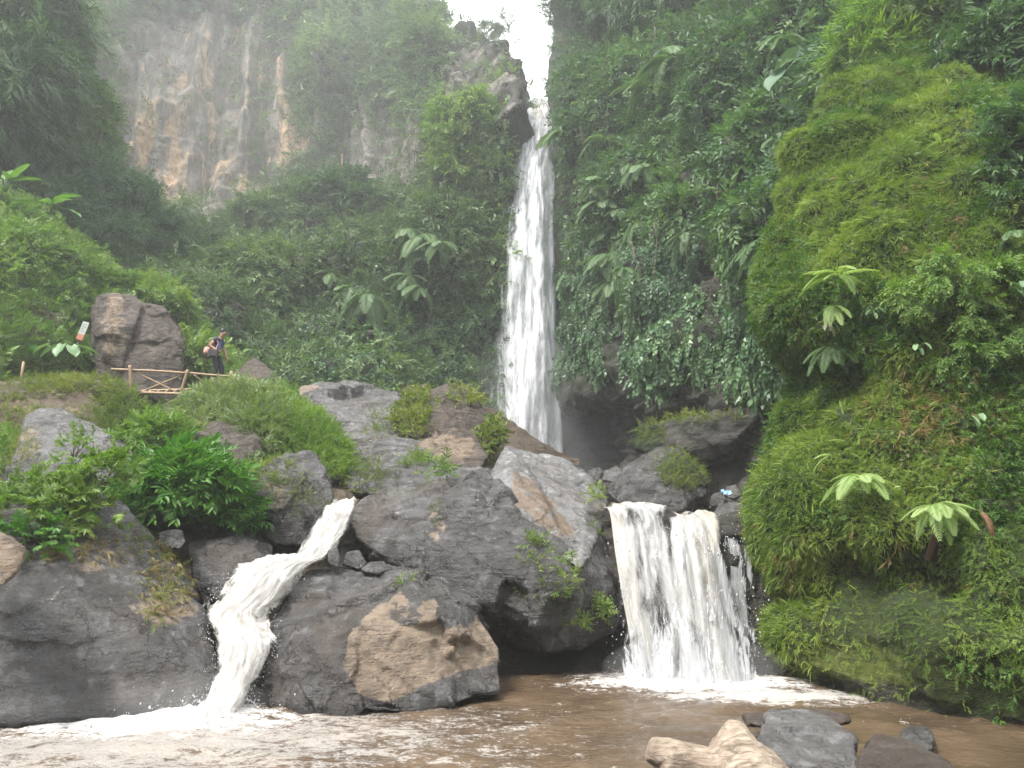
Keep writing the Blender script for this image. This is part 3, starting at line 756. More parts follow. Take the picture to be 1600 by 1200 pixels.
rock('largest wet grey boulder in the middle, its dark underside hanging over the pool',
  [[(560,885,14.3),(600,845,14.3),(640,815,14.5),(700,770,15.6),(760,740,16.6),(790,760,15.6),(800,800,14.6),(815,845,13.9),(700,850,13.9),(640,880,13.9),(870,905,13.3),(880,960,13.1),(820,1032,13.2),(785,1018,13.4),(700,955,13.8),(610,905,14.0),(740,930,13.5)],
   [(800,800,14.5),(870,900,13.3),(905,890,13.4),(945,870,14.2),(962,900,14.7),(975,965,14.5),(935,1000,14.1),(880,1012,13.6),(820,1032,13.2),(800,900,13.6),(900,950,13.5),(850,960,13.1)],
   [(556,850,14.5),(552,812,14.9),(570,788,15.2),(630,775,15.4),(690,752,16),(720,770,15.3),(660,830,14.2),(610,880,14)]],
  voxel=.036, back=2.3, amp=.05, smooth=1, seed=3, chips=4, mossm=SUM(E_(870,930,70,50,.45),E_(683,800,18,30,.5)), tanm=E_(683,815,14,35,.45), strat=((.35,.5,1.),1.2,.04), block=.9)
rock('big wedge of pale wet rock with a hollow tan face, just below the tall waterfall',
  [[(762,765,16),(772,725,17.2),(790,696,18),(812,712,17.2),(800,745,16),(800,800,14.9),(850,850,13.9),(905,890,13.2),(890,850,13.9),(870,800,15.2),(830,750,16.4),(775,800,15.2)],
   [(790,696,18),(830,704,18.2),(880,720,17.8),(925,745,17.2),(950,790,16.2),(938,830,15),(915,885,13.5),(905,890,13.2),(885,842,14.3),(862,790,15.7),(825,735,17.1)],
   [(880,720,17.8),(925,745,17.2),(948,780,16.6),(960,840,15.8),(972,905,15),(960,925,14.7),(912,893,13.6),(922,840,14.8),(900,780,16.2)]],
  mat='wedge', voxel=.03, back=2.2, amp=.035, smooth=1, seed=63, block=.35,
  tanm=SUM(PL([(800,730),(830,745),(868,785),(890,815),(900,838),(868,846),(830,812),(800,780)],.75,10)), mossm=E_(945,850,20,60,.2))
rock('dark block with a notched face between the largest boulder and the flat slab',
  [[(690,800,14.9),(695,765,15.5),(730,748,16),(765,742,16.4),(770,775,15.4),(765,800,14.7),(740,830,14.2),(712,838,14.1)]],
  mat='basalt', voxel=.035, back=1.3, amp=.06, smooth=1, seed=64, chips=3)
for lb, h, s in [('small black wedge rock wet from the cascade', [(513,882,13.4),(512,860,13.5),(528,855,13.6),(533,872,13.4),(528,886,13.3)], 5),
              ('small dark rock tucked below the angular rock', [(535,882,13.7),(540,865,13.8),(560,858,13.9),(575,880,13.6),(560,890,13.5)], 6),
              ('flat brownish stone beside the small dark rocks', [(562,892,13.3),(575,880,13.5),(600,876,13.6),(612,890,13.4),(590,898,13.3)], 7)]:
    rock(lb, [h], mat='basalt', voxel=.02, back=.35, amp=.12, smooth=1, chips=2, seed=s, cat_='rock', name='rock')
rock('black rock ledge left of the cascade under the leafy bush',
  [[(290,850,13.8),(330,835,14),(385,838,14.2),(430,850,14.4),(425,880,13.8),(380,890,13.5),(360,930,13.2),(318,945,13),(300,900,13.2)]],
  voxel=.035, back=1.2, amp=.12, smooth=2, chips=4, seed=8)
rock('small grey stone between the dry plants and the bush', [[(246,852,13),(250,830,13.2),(285,828,13.2),(292,845,13),(280,858,12.8)]], voxel=.025, back=.5, amp=.1, smooth=3, seed=9, cat_='rock', name='rock')
rock('brown-topped boulder just above the cascade with plants on top',
  [[(385,765,15.3),(388,745,15.6),(440,712,16),(486,704,16.2),(508,730,15.9),(522,780,15.6),(505,825,15.2),(480,853,15),(425,850,14.9),(398,815,15),(440,770,14.8)]],
  mat='basalt', voxel=.035, back=1.6, amp=.07, smooth=6, seed=10, tanm=E_(440,770,50,25,.45), mossm=E_(440,765,60,25,.55))
rock('pointed pale grey boulder behind the big-leaved shrub',
  [[(30,700,15.4),(40,655,16.4),(75,634,17),(130,660,17),(175,682,16.6),(214,703,15.9),(208,728,15.7),(170,745,15.4),(150,770,15.1),(60,790,14.8),(0,780,14.9),(110,720,15)]],
  mat='basalt_pale', voxel=.035, back=1.6, amp=.05, smooth=3, seed=11, tanm=E_(40,690,30,30,.5), mossm=E_(30,700,30,30,.4))
rock('tan rock cut by the photo edge, beside the huge smooth boulder',
  [[(-60,930,9.2),(-70,830,9.6),(-10,825,9.8),(25,845,9.7),(38,865,9.5),(30,890,9.3),(5,915,9.2)]], mat='basalt_brown', voxel=.03, back=.8, amp=.09, smooth=3, seed=12, tanm=E_(0,880,60,60,.8), cat_='rock', name='rock')

# --- middle distance
rock('flat grey slab sloping down from the upper left to the big wet boulder',
  [[(470,628,23),(560,606,25),(628,610,24.8),(645,660,22.8),(500,680,20.8),(600,690,20.4),(540,650,22.4)],[(500,680,20.8),(640,660,22.6),(650,700,21.2),(765,742,18.2),(700,765,17.2),(620,780,16.8),(560,770,17.4),(520,740,18.8),(620,700,20.)]],
  mat='basalt_pale', voxel=.06, back=2., amp=.06, smooth=4, seed=13, tanm=None, mossm=E_(590,740,50,40,.5), strat=((.1,.9,.5),1.1,.13), block=.9)
rock('brown mossy boulder under the foot of the tall waterfall',
  [[(612,660,21.2),(640,615,22.2),(700,600,23),(735,611,22.8),(762,645,22.1),(787,690,21),(780,706,20.4),(740,735,19.4),(700,700,19.8),(640,700,20.2),(680,650,20.6),(735,650,21.2)]],
  mat='basalt_brown', voxel=.05, back=2.5, amp=.08, smooth=3, chips=3, seed=14, tanm=SUM(E_(720,690,55,25,.45),E_(710,640,30,20,.3)), mossm=SUM(E_(645,640,35,40,.7),E_(760,690,30,30,.5)))
rock('low brown rock face below the mossy boulder',
  [[(632,715,19.0),(650,690,19.5),(700,672,19.7),(745,680,19.5),(762,715,18.8),(745,742,18.3),(690,738,18.3)]],
  mat='basalt_brown', voxel=.04, back=1.5, amp=.07, smooth=3, seed=15, tanm=E_(700,700,45,25,.7), mossm=E_(640,715,20,15,.4))
rock('low flat-topped pale rock in front of the ivy cliff',
  [[(466,622,26.5),(468,604,27.2),(500,596,27.8),(555,600,28),(582,615,27.4),(575,632,26.6),(500,635,26.2),(500,612,26.6)]],
  mat='basalt_pale', voxel=.05, back=1.5, amp=.05, smooth=2, seed=16, tanm=E_(483,612,18,14,.8))
rock('small stones on the skyline left of the mossy boulder', [[(628,612,26),(640,602,26.4),(665,600,26.6),(672,612,26.2),(650,620,25.8)]], mat='basalt_brown', voxel=.04, back=.7, amp=.1, smooth=2, seed=17, cat_='rock', name='rock')
rock('steep brown triangular rock just past the end of the bamboo railing',
  [[(352,612,27.6),(366,590,28),(385,566,28.6),(400,558,29),(416,572,28.7),(438,598,28.2),(455,625,27.6),(400,640,27),(395,600,27.6)]],
  mat='basalt_brown', voxel=.05, back=1.8, amp=.07, smooth=3, seed=18, tanm=E_(400,600,40,30,.25))
rock('tall leaning brown rock with a notched top behind the bamboo railing',
  [[(140,540,26),(138,488,26.4),(150,460,26.8),(183,440,27),(206,442,27),(226,476,26.6),(214,505,25.9),(190,560,25.6),(160,600,25.6),(160,650,25.4),(165,520,25.4)],
   [(196,560,25.7),(205,480,26.6),(228,474,26.8),(256,476,26.9),(288,512,26.7),(288,545,26.4),(284,640,26),(200,655,25.4),(160,650,25.5),(240,560,25.6)]],
  mat='basalt_brown', voxel=.05, back=2.2, amp=.06, smooth=3, chips=2, seed=19, tanm=SUM(E_(178,520,20,50,.6),E_(180,470,15,20,.5)), mossm=E_(180,520,22,40,.4))
rock('low brown earthy rock under the bamboo railing',
  [[(-80,680,19),(-60,610,20),(30,600,20.4),(110,594,20.6),(190,605,20.4),(230,640,19.8),(225,690,19),(120,700,18.4),(20,700,18.4)]],
  mat='earth', voxel=.05, back=2., amp=.07, smooth=5, seed=20, tanm=E_(60,630,120,40,.30), mossm=SUM(E_(190,640,40,50,.7),E_(60,610,120,20,.5)))
rock('rock face under the grassy mound, dark hollow below',
  [[(308,700,17.2),(305,680,17.6),(330,660,18.4),(400,665,18.4),(412,705,17.4),(400,738,16.9),(350,736,16.8)]],
  mat='basalt_brown', voxel=.04, back=1.2, amp=.1, smooth=2, chips=3, seed=21)
rock('broad earthy mound carrying the grass tufts',
  [[(280,690,19),(285,645,19.8),(320,622,20.6),(380,612,21),(440,620,21),(500,650,20.2),(545,700,19),(555,745,18),(500,760,17.4),(430,720,18),(330,700,18.4),(400,660,18.8)]],
  mat='earth', voxel=.06, back=2.5, amp=.05, smooth=8, seed=22, mossm=lambda u, v: .6 + 0 * u, name='mound', cat_='mound', block=.15)

# --- by the small waterfall
rock('rounded dark boulder with a mossy crown above the small waterfall',
  [[(942,768,17.6),(948,750,18),(985,720,18.6),(1030,701,19),(1062,702,19),(1098,735,18.8),(1108,770,18.2),(1108,806,17.4),(1050,812,17),(990,795,17.1),(955,782,17.3),(1030,745,17.4)]],
  mat='basalt', voxel=.04, back=2., amp=.07, smooth=4, chips=3, seed=23, mossm=E_(1065,735,45,32,.75))
rock('dark arched ledge rock below the ivy cliff',
  [[(990,700,26),(1000,670,27),(1080,655,26),(1150,640,24.6),(1195,632,23.6),(1200,660,23.4),(1150,668,24),(1110,695,24.4),(1090,730,24.4),(1060,720,24.8),(1020,710,25.4)]],
  mat='cliff_dark', voxel=.06, back=2., amp=.1, smooth=2, chips=3, seed=24, mossm=SUM(E_(1010,680,30,30,.7),E_(1090,665,50,12,.5)), strat=((.2,0,1.),2.,.1))
sml = [('pale pointed stone right of the mossy crowned boulder', [(1130,775,18.6),(1134,762,18.8),(1150,757,18.8),(1160,772,18.6),(1150,782,18.4)], 'basalt_pale'),
 ('low dark stone beside the blue litter', [(1108,790,18),(1112,772,18.2),(1128,768,18.3),(1138,785,18),(1125,796,17.8)], 'basalt'),
 ('flat dark stone at the lip of the small waterfall', [(1115,805,16.4),(1120,790,16.8),(1150,784,16.8),(1172,792,16.5),(1168,806,16.2),(1140,812,16.1)], 'basalt'),
 ('dark stone wedged against the mossy wall', [(1160,792,17.6),(1164,770,18),(1185,768,18),(1195,790,17.6),(1180,804,17.3)], 'basalt'),
 ('grey rubble stone at the cave mouth', [(940,752,30),(945,735,30.5),(965,728,30.6),(978,742,30.2),(965,756,29.6)], 'basalt_pale'),
 ('dark rubble stone at the cave mouth nearest the waterfall', [(912,748,34),(918,735,34.4),(936,730,34.5),(946,744,34.2),(930,754,33.8)], 'basalt')]
for i, (lb, h, m) in enumerate(sml):
    rock(lb, [h], mat=m, voxel=.03, back=.5, amp=.12, smooth=1, chips=3, seed=30 + i, cat_='rock', name='rock')
# rock step the small fall drops over
ledge = rock('dark rock step behind the small waterfall',
  [[(930,800,15.4),(960,800,15.2),(1050,806,15.0),(1110,812,14.9),(1165,818,14.9),(1200,815,15.2),(1225,1000,15.0),(1225,1100,14.4),(1100,1110,14.0),(1000,1110,14.0),(955,1060,14.3),(930,920,15),(1080,960,14.4)]],
  mat='cliff_dark', voxel=.05, back=2., amp=.05, smooth=3, seed=40, mossm=None, strat=((.1,0,1.),1.6,.15), cat_='rock', name='rock_ledge')
rock('bluish wet rock under the overhang by the small waterfall',
  [[(760,1075,14.6),(780,1010,15),(900,1000,15.2),(985,960,15.4),(990,1080,14.9),(880,1085,14.6)]],
  mat='cliff_dark', voxel=.06, back=2., amp=.08, smooth=3, seed=41)

# --- foreground stones in the pool
fg = [('broad flat grey stone breaking the water behind the driftwood', [(1178,1205,7.0),(1185,1150,7.9),(1195,1112,8.9),(1250,1108,9.2),(1300,1118,9.1),(1338,1150,8.3),(1340,1215,7.2),(1260,1140,8.2)]),
 ('low grey stone right of the broad flat stone', [(1334,1215,7.2),(1345,1165,7.8),(1375,1150,8.1),(1430,1160,8.),(1490,1190,7.6),(1490,1220,7.2),(1400,1180,7.6)]),
 ('dark rounded wet stone lying farthest right in the pool', [(1398,1168,8.6),(1405,1142,8.9),(1425,1133,9.1),(1452,1140,9.),(1466,1165,8.7),(1440,1180,8.5)]),
 ('barely emerged dark rock sheet left of the broad flat stone', [(1165,1130,8.8),(1160,1112,9.4),(1230,1100,9.8),(1290,1104,9.8),(1340,1118,9.3),(1300,1130,9.)])]
for i, (lb, h) in enumerate(fg):
    rock(lb, [[(u, v + (6 if i == 3 else 0), y) for u, v, y in h]], mat='basalt_brown' if i in (1, 3) else 'basalt_pale' if i < 2 else 'basalt', voxel=.022, back=.5, amp=.05 if i != 2 else .09, smooth=5, chips=2, seed=50 + i, cat_='rock', name='rock')
# ================================================================== water
def mat_pool(foamy=True):
    k = NT('brown_water'); ps = k.pos()
    sx = k.n('SeparateXYZ', {0: ps})
    f1 = P(1060, 1070, 13.4); f2 = P(335, 1115, 10.9)
    def dist(c, sxy):
        d = k.n('VectorMath', {0: k.n('VectorMath', {0: ps, 1: tuple(c)}, operation='SUBTRACT').outputs[0], 1: (sxy[0], sxy[1], 0)}, operation='MULTIPLY').outputs[0]
        return k.n('VectorMath', {0: d}, operation='LENGTH').outputs['Value']
    d1 = dist((f1[0] + .2, f1[1] - .2, 0), (.52, .95)); d2 = dist((f2[0] - .7, f2[1] - .45, 0), (.42, .75)); d3 = dist((3.9, 12.1, 0), (.5, 1.3)); d4 = dist((-4.2, 9.6, 0), (.3, .55))
    st = k.scale(ps, (1, 1.6, 1))
    nz = k.noise(2.4, 8, .68, st, 1.0); nf = k.noise(9, 6, .7, st, .6)
    nv = k.noise(26, 4, .7, st, .5); nn = k.math('ADD', k.math('ADD', k.math('MULTIPLY', nz, .42), k.math('MULTIPLY', nf, .36)), k.math('MULTIPLY', nv, .22))
    def fm(d, r, w): return k.mapr(k.math('ADD', k.math('MULTIPLY', d, -1. / r), k.math('ADD', 1., k.math('MULTIPLY', k.math('SUBTRACT', nn, .5), w))), .08, .62)
    foam = k.math('MAXIMUM', fm(d1, 1.25, 3.6), fm(d2, 1.0, 4.2))
    foam = k.math('MAXIMUM', foam, k.math('MULTIPLY', fm(d3, 1.1, 5.), .55)); foam = k.math('MAXIMUM', foam, k.math('MULTIPLY', fm(d4, 1.4, 7), .33))
    # drifting flecks of foam
    fl = k.mapr(k.noise(5.5, 9, .78, st, 1.6), .60, .66); pa = k.mapr(k.noise(.7, 3, .5, ps), .45, .62)
    foam = k.math('MAXIMUM', foam, k.math('MULTIPLY', k.math('MULTIPLY', fl, pa), .55))
    col = k.ramp(k.noise(.8, 4, .6, ps), [(.35, (.062, .042, .026)), (.65, (.115, .080, .050))])
    if not foamy: foam = k.math('MULTIPLY', fl, .3)
    c = k.mix(foam, col, (.66, .645, .62))
    h = k.math('ADD', k.math('MULTIPLY', k.noise(3.2, 5, .55, st, 1.2), 1.), k.math('MULTIPLY', k.noise(11, 5, .6, st, .8), .35))
    h = k.math('ADD', h, k.math('MULTIPLY', foam, k.math('MULTIPLY', nf, .8)))
    b = k.n('Bump', {'Height': h, 'Strength': .42, 'Distance': .09})
    p = k.n('BsdfPrincipled', {'Base Color': c, 'Roughness': k.mapr(foam, 0, 1, .12, .75), 'Specular IOR Level': .5, 'Normal': b.outputs[0], 'IOR': 1.33})
    return k.surf(p.outputs[0])
M['pool'] = mat_pool(); M['stream'] = mat_pool(False)
nx, ny = 420, 300
X, Y = np.meshgrid(np.linspace(-24, 20, nx), np.linspace(-6, 16.5, ny))
S = np.stack([X.ravel(), Y.ravel(), np.zeros(nx * ny)], 1)
f1 = P(1060, 1070, 13.4); f2 = P(335, 1115, 10.9)
r1 = np.exp(-((S[:, 0] - f1[0]) ** 2 / 2.4 + (S[:, 1] - f1[1]) ** 2 / .9)); r2 = np.exp(-((S[:, 0] - f2[0]) ** 2 / 1.8 + (S[:, 1] - f2[1] + .3) ** 2 / .9))
S[:, 2] = .03 * fbm(S * np.array([1.3, 2.2, 1]), 4, 81) + .02 * fbm(S * np.array([4., 6, 1]), 2, 82) + (r1 + r2) * (.05 + .10 * np.abs(fbm(S * 3.5, 3, 83)))
pool = mesh_np('water', S, [grid_faces(ny, nx)], M['pool']); props(pool, 'muddy brown pool with drifting foam', kind='structure')

# upper stream level, just behind the lip of the small fall
X, Y = np.meshgrid(np.linspace(2.0, 14, 100), np.linspace(15.35, 44, 140))
zl = P(1060, 800, 15.1)[2] - .09
S = np.stack([X.ravel(), Y.ravel(), np.full(X.size, zl)], 1); S[:, 2] += .04 * fbm(S, 3, 85) + np.clip(S[:, 1] - 30, 0, 30) * .02
us = mesh_np('water', S, [grid_faces(140, 100)], M['stream']); props(us, 'upper stream behind the lip of the small waterfall', kind='structure')

def mat_fall(name, col=(.86, .87, .88), sx=9., sy=.7, lo=.38, hi=.62, detail=5, edge_w=1.1, col2=None, bias=0., warp=.30):
    """falling water: broken white threads over clear gaps; UV x across, y down, in metres"""
    k = NT(name); uv0 = k.n('TexCoord').outputs['UV']
    wn = k.n('TexNoise', {'Scale': 1., 'Detail': 3, 'Vector': k.scale(uv0, (2.2, 1.1, 1))}).outputs['Color']
    wv = k.n('VectorMath', {0: k.n('VectorMath', {0: wn, 1: (.5, .5, .5)}, operation='SUBTRACT').outputs[0], 1: (warp, warp * 2, 0)}, operation='MULTIPLY').outputs[0]
    uv = k.n('VectorMath', {0: uv0, 1: wv}, operation='ADD').outputs[0]
    s1 = k.scale(uv, (sx, sy, 1)); s2 = k.scale(uv, (sx * 3.1, sy * 2.6, 1)); s3 = k.scale(uv, (sx * .3, sy * .5, 1))
    a = k.noise(1., detail, .6, s1, .5); b = k.noise(1., 4, .6, s2, .4); c_ = k.noise(1., 3, .5, s3, .5)
    f = k.math('ADD', k.math('ADD', k.math('MULTIPLY', a, .5), k.math('MULTIPLY', b, .25)), k.math('MULTIPLY', c_, .25))
    e = k.attr('dens')
    al = k.mapr(k.math('ADD', f, k.math('ADD', k.math('MULTIPLY', k.math('SUBTRACT', e, .5), edge_w), bias)), lo, hi)
    cc = k.mix(k.mapr(a, .35, .65), col2 or [x * .72 for x in col], col)
    cc = k.mix(k.attr('cream'), cc, k.mix(k.mapr(k.noise(1., 4, .6, k.scale(uv, (sx * .6, sy * .8, 1)), .6), .35, .65), (.42, .38, .31), (.64, .61, .54)))
    bp = k.n('Bump', {'Height': f, 'Strength': .5, 'Distance': .12})
    d = k.n('BsdfPrincipled', {'Base Color': cc, 'Roughness': .55, 'Normal': bp.outputs[0], 'Specular IOR Level': .4})
    tl = k.n('BsdfTranslucent', {'Color': cc}); m1 = k.n('MixShader', {0: .35, 1: d.outputs[0], 2: tl.outputs[0]})
    tr = k.n('BsdfTransparent')
    m = k.n('MixShader', {0: al, 1: tr.outputs[0], 2: m1.outputs[0]})
    return k.surf(m.outputs[0])
M['fall'] = mat_fall('tall_fall_water', (.84, .86, .88), sx=1.9, sy=.34, lo=.10, hi=.62, col2=(.60, .62, .64))
M['fall_veil'] = mat_fall('tall_fall_veil', (.86, .87, .89), sx=3.4, sy=.42, lo=.46, hi=.70)
M['fall_top'] = mat_fall('tall_fall_threads', (.66, .63, .58), sx=6, sy=1.5, lo=.42, hi=.62)

def fallsheet(name, rows, nr, nc, mat, bulge, rough, seed, dens, cream=None, uvw=1., parent=None, zexp=1.):
    """rows: (uL, uR, v, Y); a sheet whose cross-section bows out towards the viewer"""
    K = np.array([[P(l, v, y), P(r, v, y)] for l, r, v, y in rows])
    K = catmull(K, nr, 0); s = np.linspace(0, 1, nc)[None, :, None]
    G = K[:, :1] * (1 - s) + K[:, 1:] * s
    w = np.linalg.norm(K[:, 1] - K[:, 0], axis=1)[:, None]
    ss = np.linspace(-1, 1, nc)[None, :]
    G[..., 1] -= bulge * w * (1 - ss ** 2)
    S = G.reshape(-1, 3).copy()
    seg = np.linalg.norm(np.gradient(K.mean(1), axis=0), axis=1); L = np.cumsum(seg)
    n1 = fbm(np.stack([S[:, 0] * 1.8, S[:, 1] * 0 + seed, S[:, 2] * .22], 1), 4, seed)
    S[:, 1] -= rough * n1
    lipn = fbm(np.stack([S[:, 0] * 3.1, 0 * S[:, 0] + seed, 0 * S[:, 0]], 1), 3, seed + 2); tt_ = np.repeat(np.linspace(0, 1, nr), nc)
    S[:, 2] += .07 * lipn * sstep(.25, 0, tt_)           # uneven lip
    uvx = (np.broadcast_to(ss * .5, (nr, nc)) * w * uvw).ravel() + seed * 3.7; uvy = np.broadcast_to(L[:, None], (nr, nc)).ravel()
    t = np.broadcast_to(np.linspace(0, 1, nr)[:, None], (nr, nc)).ravel(); sf = np.broadcast_to(ss, (nr, nc)).ravel()
    d = dens(t, sf, S)
    return mesh_np(name, S, [grid_faces(nr, nc)], mat, {'dens': ('POINT', d), 'cream': ('POINT', cream(t, sf) if cream else 0 * t)}, uv=np.stack([uvx, uvy], 1), parent=parent, origin=None if parent is None else np.zeros(3))

wf = empty('waterfall', P(825, 715, 46)); props(wf, 'tall white waterfall plunging through the notch between the cliffs', kind='structure')
TR = [(826,864,158,49.5),(822,866,172,47.5),(816,867,195,46.4),(806,866,250,45.4),(793,864,330,44.4),(779,866,430,43.6),(772,870,540,43.),(764,875,650,42.5),(758,880,740,42.2)]
def wfpart(o):
    o.parent = wf; o.location = Vector(o.location) - wf.location; return o
den = lambda lo_, hi_, p=2.2: (lambda t, s, S: np.clip(hi_ - (hi_ - lo_) * np.abs(s) ** p, 0, 2))
wfpart(fallsheet('falling_water', TR, 260, 60, M['fall'], .16, .35, 3, den(.2, 1.15, 8)))
wfpart(fallsheet('falling_water', [(l - 2, r + 2, v, y - .9) for l, r, v, y in TR[1:]], 260, 60, M['fall'], .22, .45, 7, lambda t, s, S: np.clip(.8 - .6 * np.abs(s) ** 4 + .15 * t, 0, 1)))
wfpart(fallsheet('water_veil', [(l - 5 - 8 * i / 8, r + 4 + 6 * i / 8, v, y - 1.3) for i, (l, r, v, y) in enumerate(TR[2:])], 240, 50, M['fall_veil'], .26, .5, 11, lambda t, s, S: np.clip(.62 - .45 * np.abs(s) ** 3, 0, 1)))
wfpart(fallsheet('water_threads', [(l + 1, r - 1, v, y - 1.5) for l, r, v, y in TR[:6]], 160, 40, M['fall_top'], .12, .3, 15, lambda t, s, S: np.clip(.70 - .3 * np.abs(s) ** 2 - .45 * t, 0, 1)))

# ---- small waterfall
M['sm_cream'] = mat_fall('small_fall_cream', (.64, .62, .57), sx=10, sy=1.3, lo=.20, hi=.66, col2=(.42, .385, .33))
M['sm_white'] = mat_fall('small_fall_threads', (.66, .66, .65), sx=11, sy=1.6, lo=.20, hi=.62, col2=(.46, .46, .46), detail=7)
M['sm_thin'] = mat_fall('small_fall_drops', (.62, .63, .65), sx=24, sy=3.2, lo=.40, hi=.55, detail=6)
sf = empty('waterfall', P(1060, 1075, 13.3)); props(sf, 'wide broken small waterfall dropping into the brown pool', kind='structure')
def sfpart(o): o.parent = sf; o.location = Vector(o.location) - sf.location; return o
lip = 15.0
cb = lambda t: sstep(0, .06, t)                 # the sheet thins where it slides over the lip
sfpart(fallsheet('falling_water', [(940,1040,789,16.2),(946,1042,792,15.3),(953,1050,806,14.8),(960,1064,860,14.4),(971,1088,930,14.05),(983,1106,1000,13.75),(992,1120,1088,13.5)], 240, 110, M['sm_white'], .05, .16, 21,
    lambda t, s, S: np.clip(.78 - .30 * np.abs(s) ** 6 + .12 * sstep(-.5, -.8, s) - .34 * sstep(.05, .35, t) * sstep(-.75, -.4, s) + .12 * sstep(.8, 1, t) + .30 * fbm(S * np.array([2.6, 1, .7]), 3, 5), 0, 1), lambda t, s: np.clip(.75 * sstep(-.45, -.75, s) * (1 - .6 * t) + .7 * sstep(.18, .05, t), 0, 1)))
sfpart(fallsheet('falling_water', [(948,1034,787,15.9),(951,1036,792,15.1),(957,1046,806,14.6),(966,1058,860,14.2),(978,1078,930,13.85),(990,1096,1000,13.55),(998,1112,1088,13.25)], 240, 100, M['sm_white'], .08, .22, 27,
    lambda t, s, S: np.clip(.52 - .35 * np.abs(s) ** 3 + .18 * sstep(-.4, -.8, s) - .12 * sstep(.0, .3, t) + .2 * sstep(.75, 1, t) + .34 * fbm(S * np.array([3.2, 1, .8]), 3, 15), 0, 1), lambda t, s: np.clip(.6 * sstep(-.3, -.7, s) * (1 - .5 * t) + .5 * sstep(.15, .05, t), 0, 1)))
sfpart(fallsheet('cream_stream', [(1048,1118,800,15.9),(1053,1121,807,15.1),(1062,1122,818,14.7),(1076,1126,870,14.2),(1088,1136,940,13.85),(1094,1146,1010,13.5),(1096,1158,1088,13.25)], 240, 60, M['sm_cream'], .14, .14, 23,
    lambda t, s, S: np.clip(.84 - .6 * np.abs(s) ** 3 - .10 * t + .26 * fbm(S * np.array([3, 1, .8]), 3, 7), 0, 1), lambda t, s: .75 - .45 * t))
sfpart(fallsheet('falling_water', [(1036,1124,801,15.8),(1040,1127,808,15.0),(1042,1128,818,14.6),(1050,1134,870,14.05),(1056,1146,940,13.7),(1062,1156,1010,13.4),(1066,1166,1088,13.1)], 240, 70, M['sm_white'], .12, .2, 24,
    lambda t, s, S: np.clip(.50 - .35 * np.abs(s) ** 3 + .16 * t + .3 * fbm(S * np.array([3.2, 1, .6]), 3, 8), 0, 1), lambda t, s: .3 - .3 * t))
sfpart(fallsheet('water_threads', [(1120,1185,812,15.5),(1122,1186,817,15.0),(1126,1184,850,14.7),(1134,1180,930,14.4),(1138,1176,1010,14.2),(1140,1174,1085,14.)], 200, 60, M['sm_thin'], .05, .12, 25,
    lambda t, s, S: np.clip(.50 - .3 * np.abs(s) ** 2 + .02 * t + .34 * fbm(S * np.array([4, 1, .5]), 3, 9), 0, 1)))
sfpart(fallsheet('water_threads', [(958,1182,830,14.2),(960,1184,880,14.0),(966,1186,960,13.7),(973,1190,1088,13.05)], 160, 80, M['sm_thin'], .03, .25, 26,
    lambda t, s, S: np.clip(.30 + .30 * t - .25 * np.abs(s) ** 4 + .2 * fbm(S * np.array([3, 1, .6]), 3, 19), 0, 1)))

# ---- white cascade between the boulders: a thick tumbling body of foam
def mat_foam():
    k = NT('foaming_water'); ps = k.pos(); uv = k.n('TexCoord').outputs['UV']
    a = k.noise(1., 7, .68, k.scale(uv, (5, 2.2, 1)), 1.2); b = k.noise(9, 6, .7, ps, .8)
    f = k.math('ADD', k.math('MULTIPLY', a, .55), k.math('MULTIPLY', b, .45))
    c = k.ramp(f, [(.36, (.28, .25, .20)), (.47, (.46, .44, .41)), (.58, (.60, .595, .58))])
    al = k.mapr(k.math('ADD', f, k.math('SUBTRACT', k.attr('dens'), .5)), .30, .72)
    bp = k.n('Bump', {'Height': f, 'Strength': .6, 'Distance': .06})
    p = k.n('BsdfPrincipled', {'Base Color': c, 'Roughness': .6, 'Normal': bp.outputs[0], 'Specular IOR Level': .2})
    m = k.n('MixShader', {0: al, 1: k.n('BsdfTransparent').outputs[0], 2: p.outputs[0]})
    return k.surf(m.outputs[0])
M['foam'] = mat_foam()
CR = [(515,560,788,16.2),(508,556,797,15.4),(492,548,825,14.7),(474,530,855,14.2),(455,512,875,13.9),(385,500,884,13.5),(360,478,905,13.1),(335,446,940,12.7),(318,425,958,12.4),(330,425,985,12.0),(340,434,1010,11.7),(342,410,1050,11.3),(330,388,1085,11.),(304,382,1110,10.86),(292,392,1124,10.74),(285,398,1180,10.66)]
CR = [(l - 2, r + 2, v, y + .06) for l, r, v, y in CR]
K = np.array([[P(l, v, y), P(r, v, y)] for l, r, v, y in CR]); nr, nc = 300, 90
K = catmull(K, nr, 0); s = np.linspace(0, 1, nc)[None, :, None]; G = K[:, :1] * (1 - s) + K[:, 1:] * s
ss = np.linspace(-1, 1, nc)[None, :]; w = np.linalg.norm(K[:, 1] - K[:, 0], axis=1)[:, None]
bow = (1 - np.abs(ss) ** 2) * .10 * w
N = grid_normals(G); N = np.where((N @ np.array([0, -.7, .7]))[..., None] < 0, -N, N)
S = G + N * bow[..., None]; S = S.reshape(-1, 3)
L = np.cumsum(np.linalg.norm(np.gradient(K.mean(1), axis=0), axis=1))
fl2 = np.stack([(np.broadcast_to(ss * .5, (nr, nc)) * w).ravel(), np.broadcast_to(L[:, None], (nr, nc)).ravel(), 0 * S[:, 0]], 1)
nz = np.abs(fbm(fl2 * np.array([3.2, 2.4, 1]) + .3 * fbm(fl2 * 2, 2, 94)[:, None], 4, 91)) * .13 + .04 * fbm(fl2 * np.array([14, 7, 1]), 3, 92); S = S + N.reshape(-1, 3) * nz[:, None]
uvs = np.stack([(np.broadcast_to(ss * .5, (nr, nc)) * w).ravel(), np.broadcast_to(L[:, None], (nr, nc)).ravel()], 1)
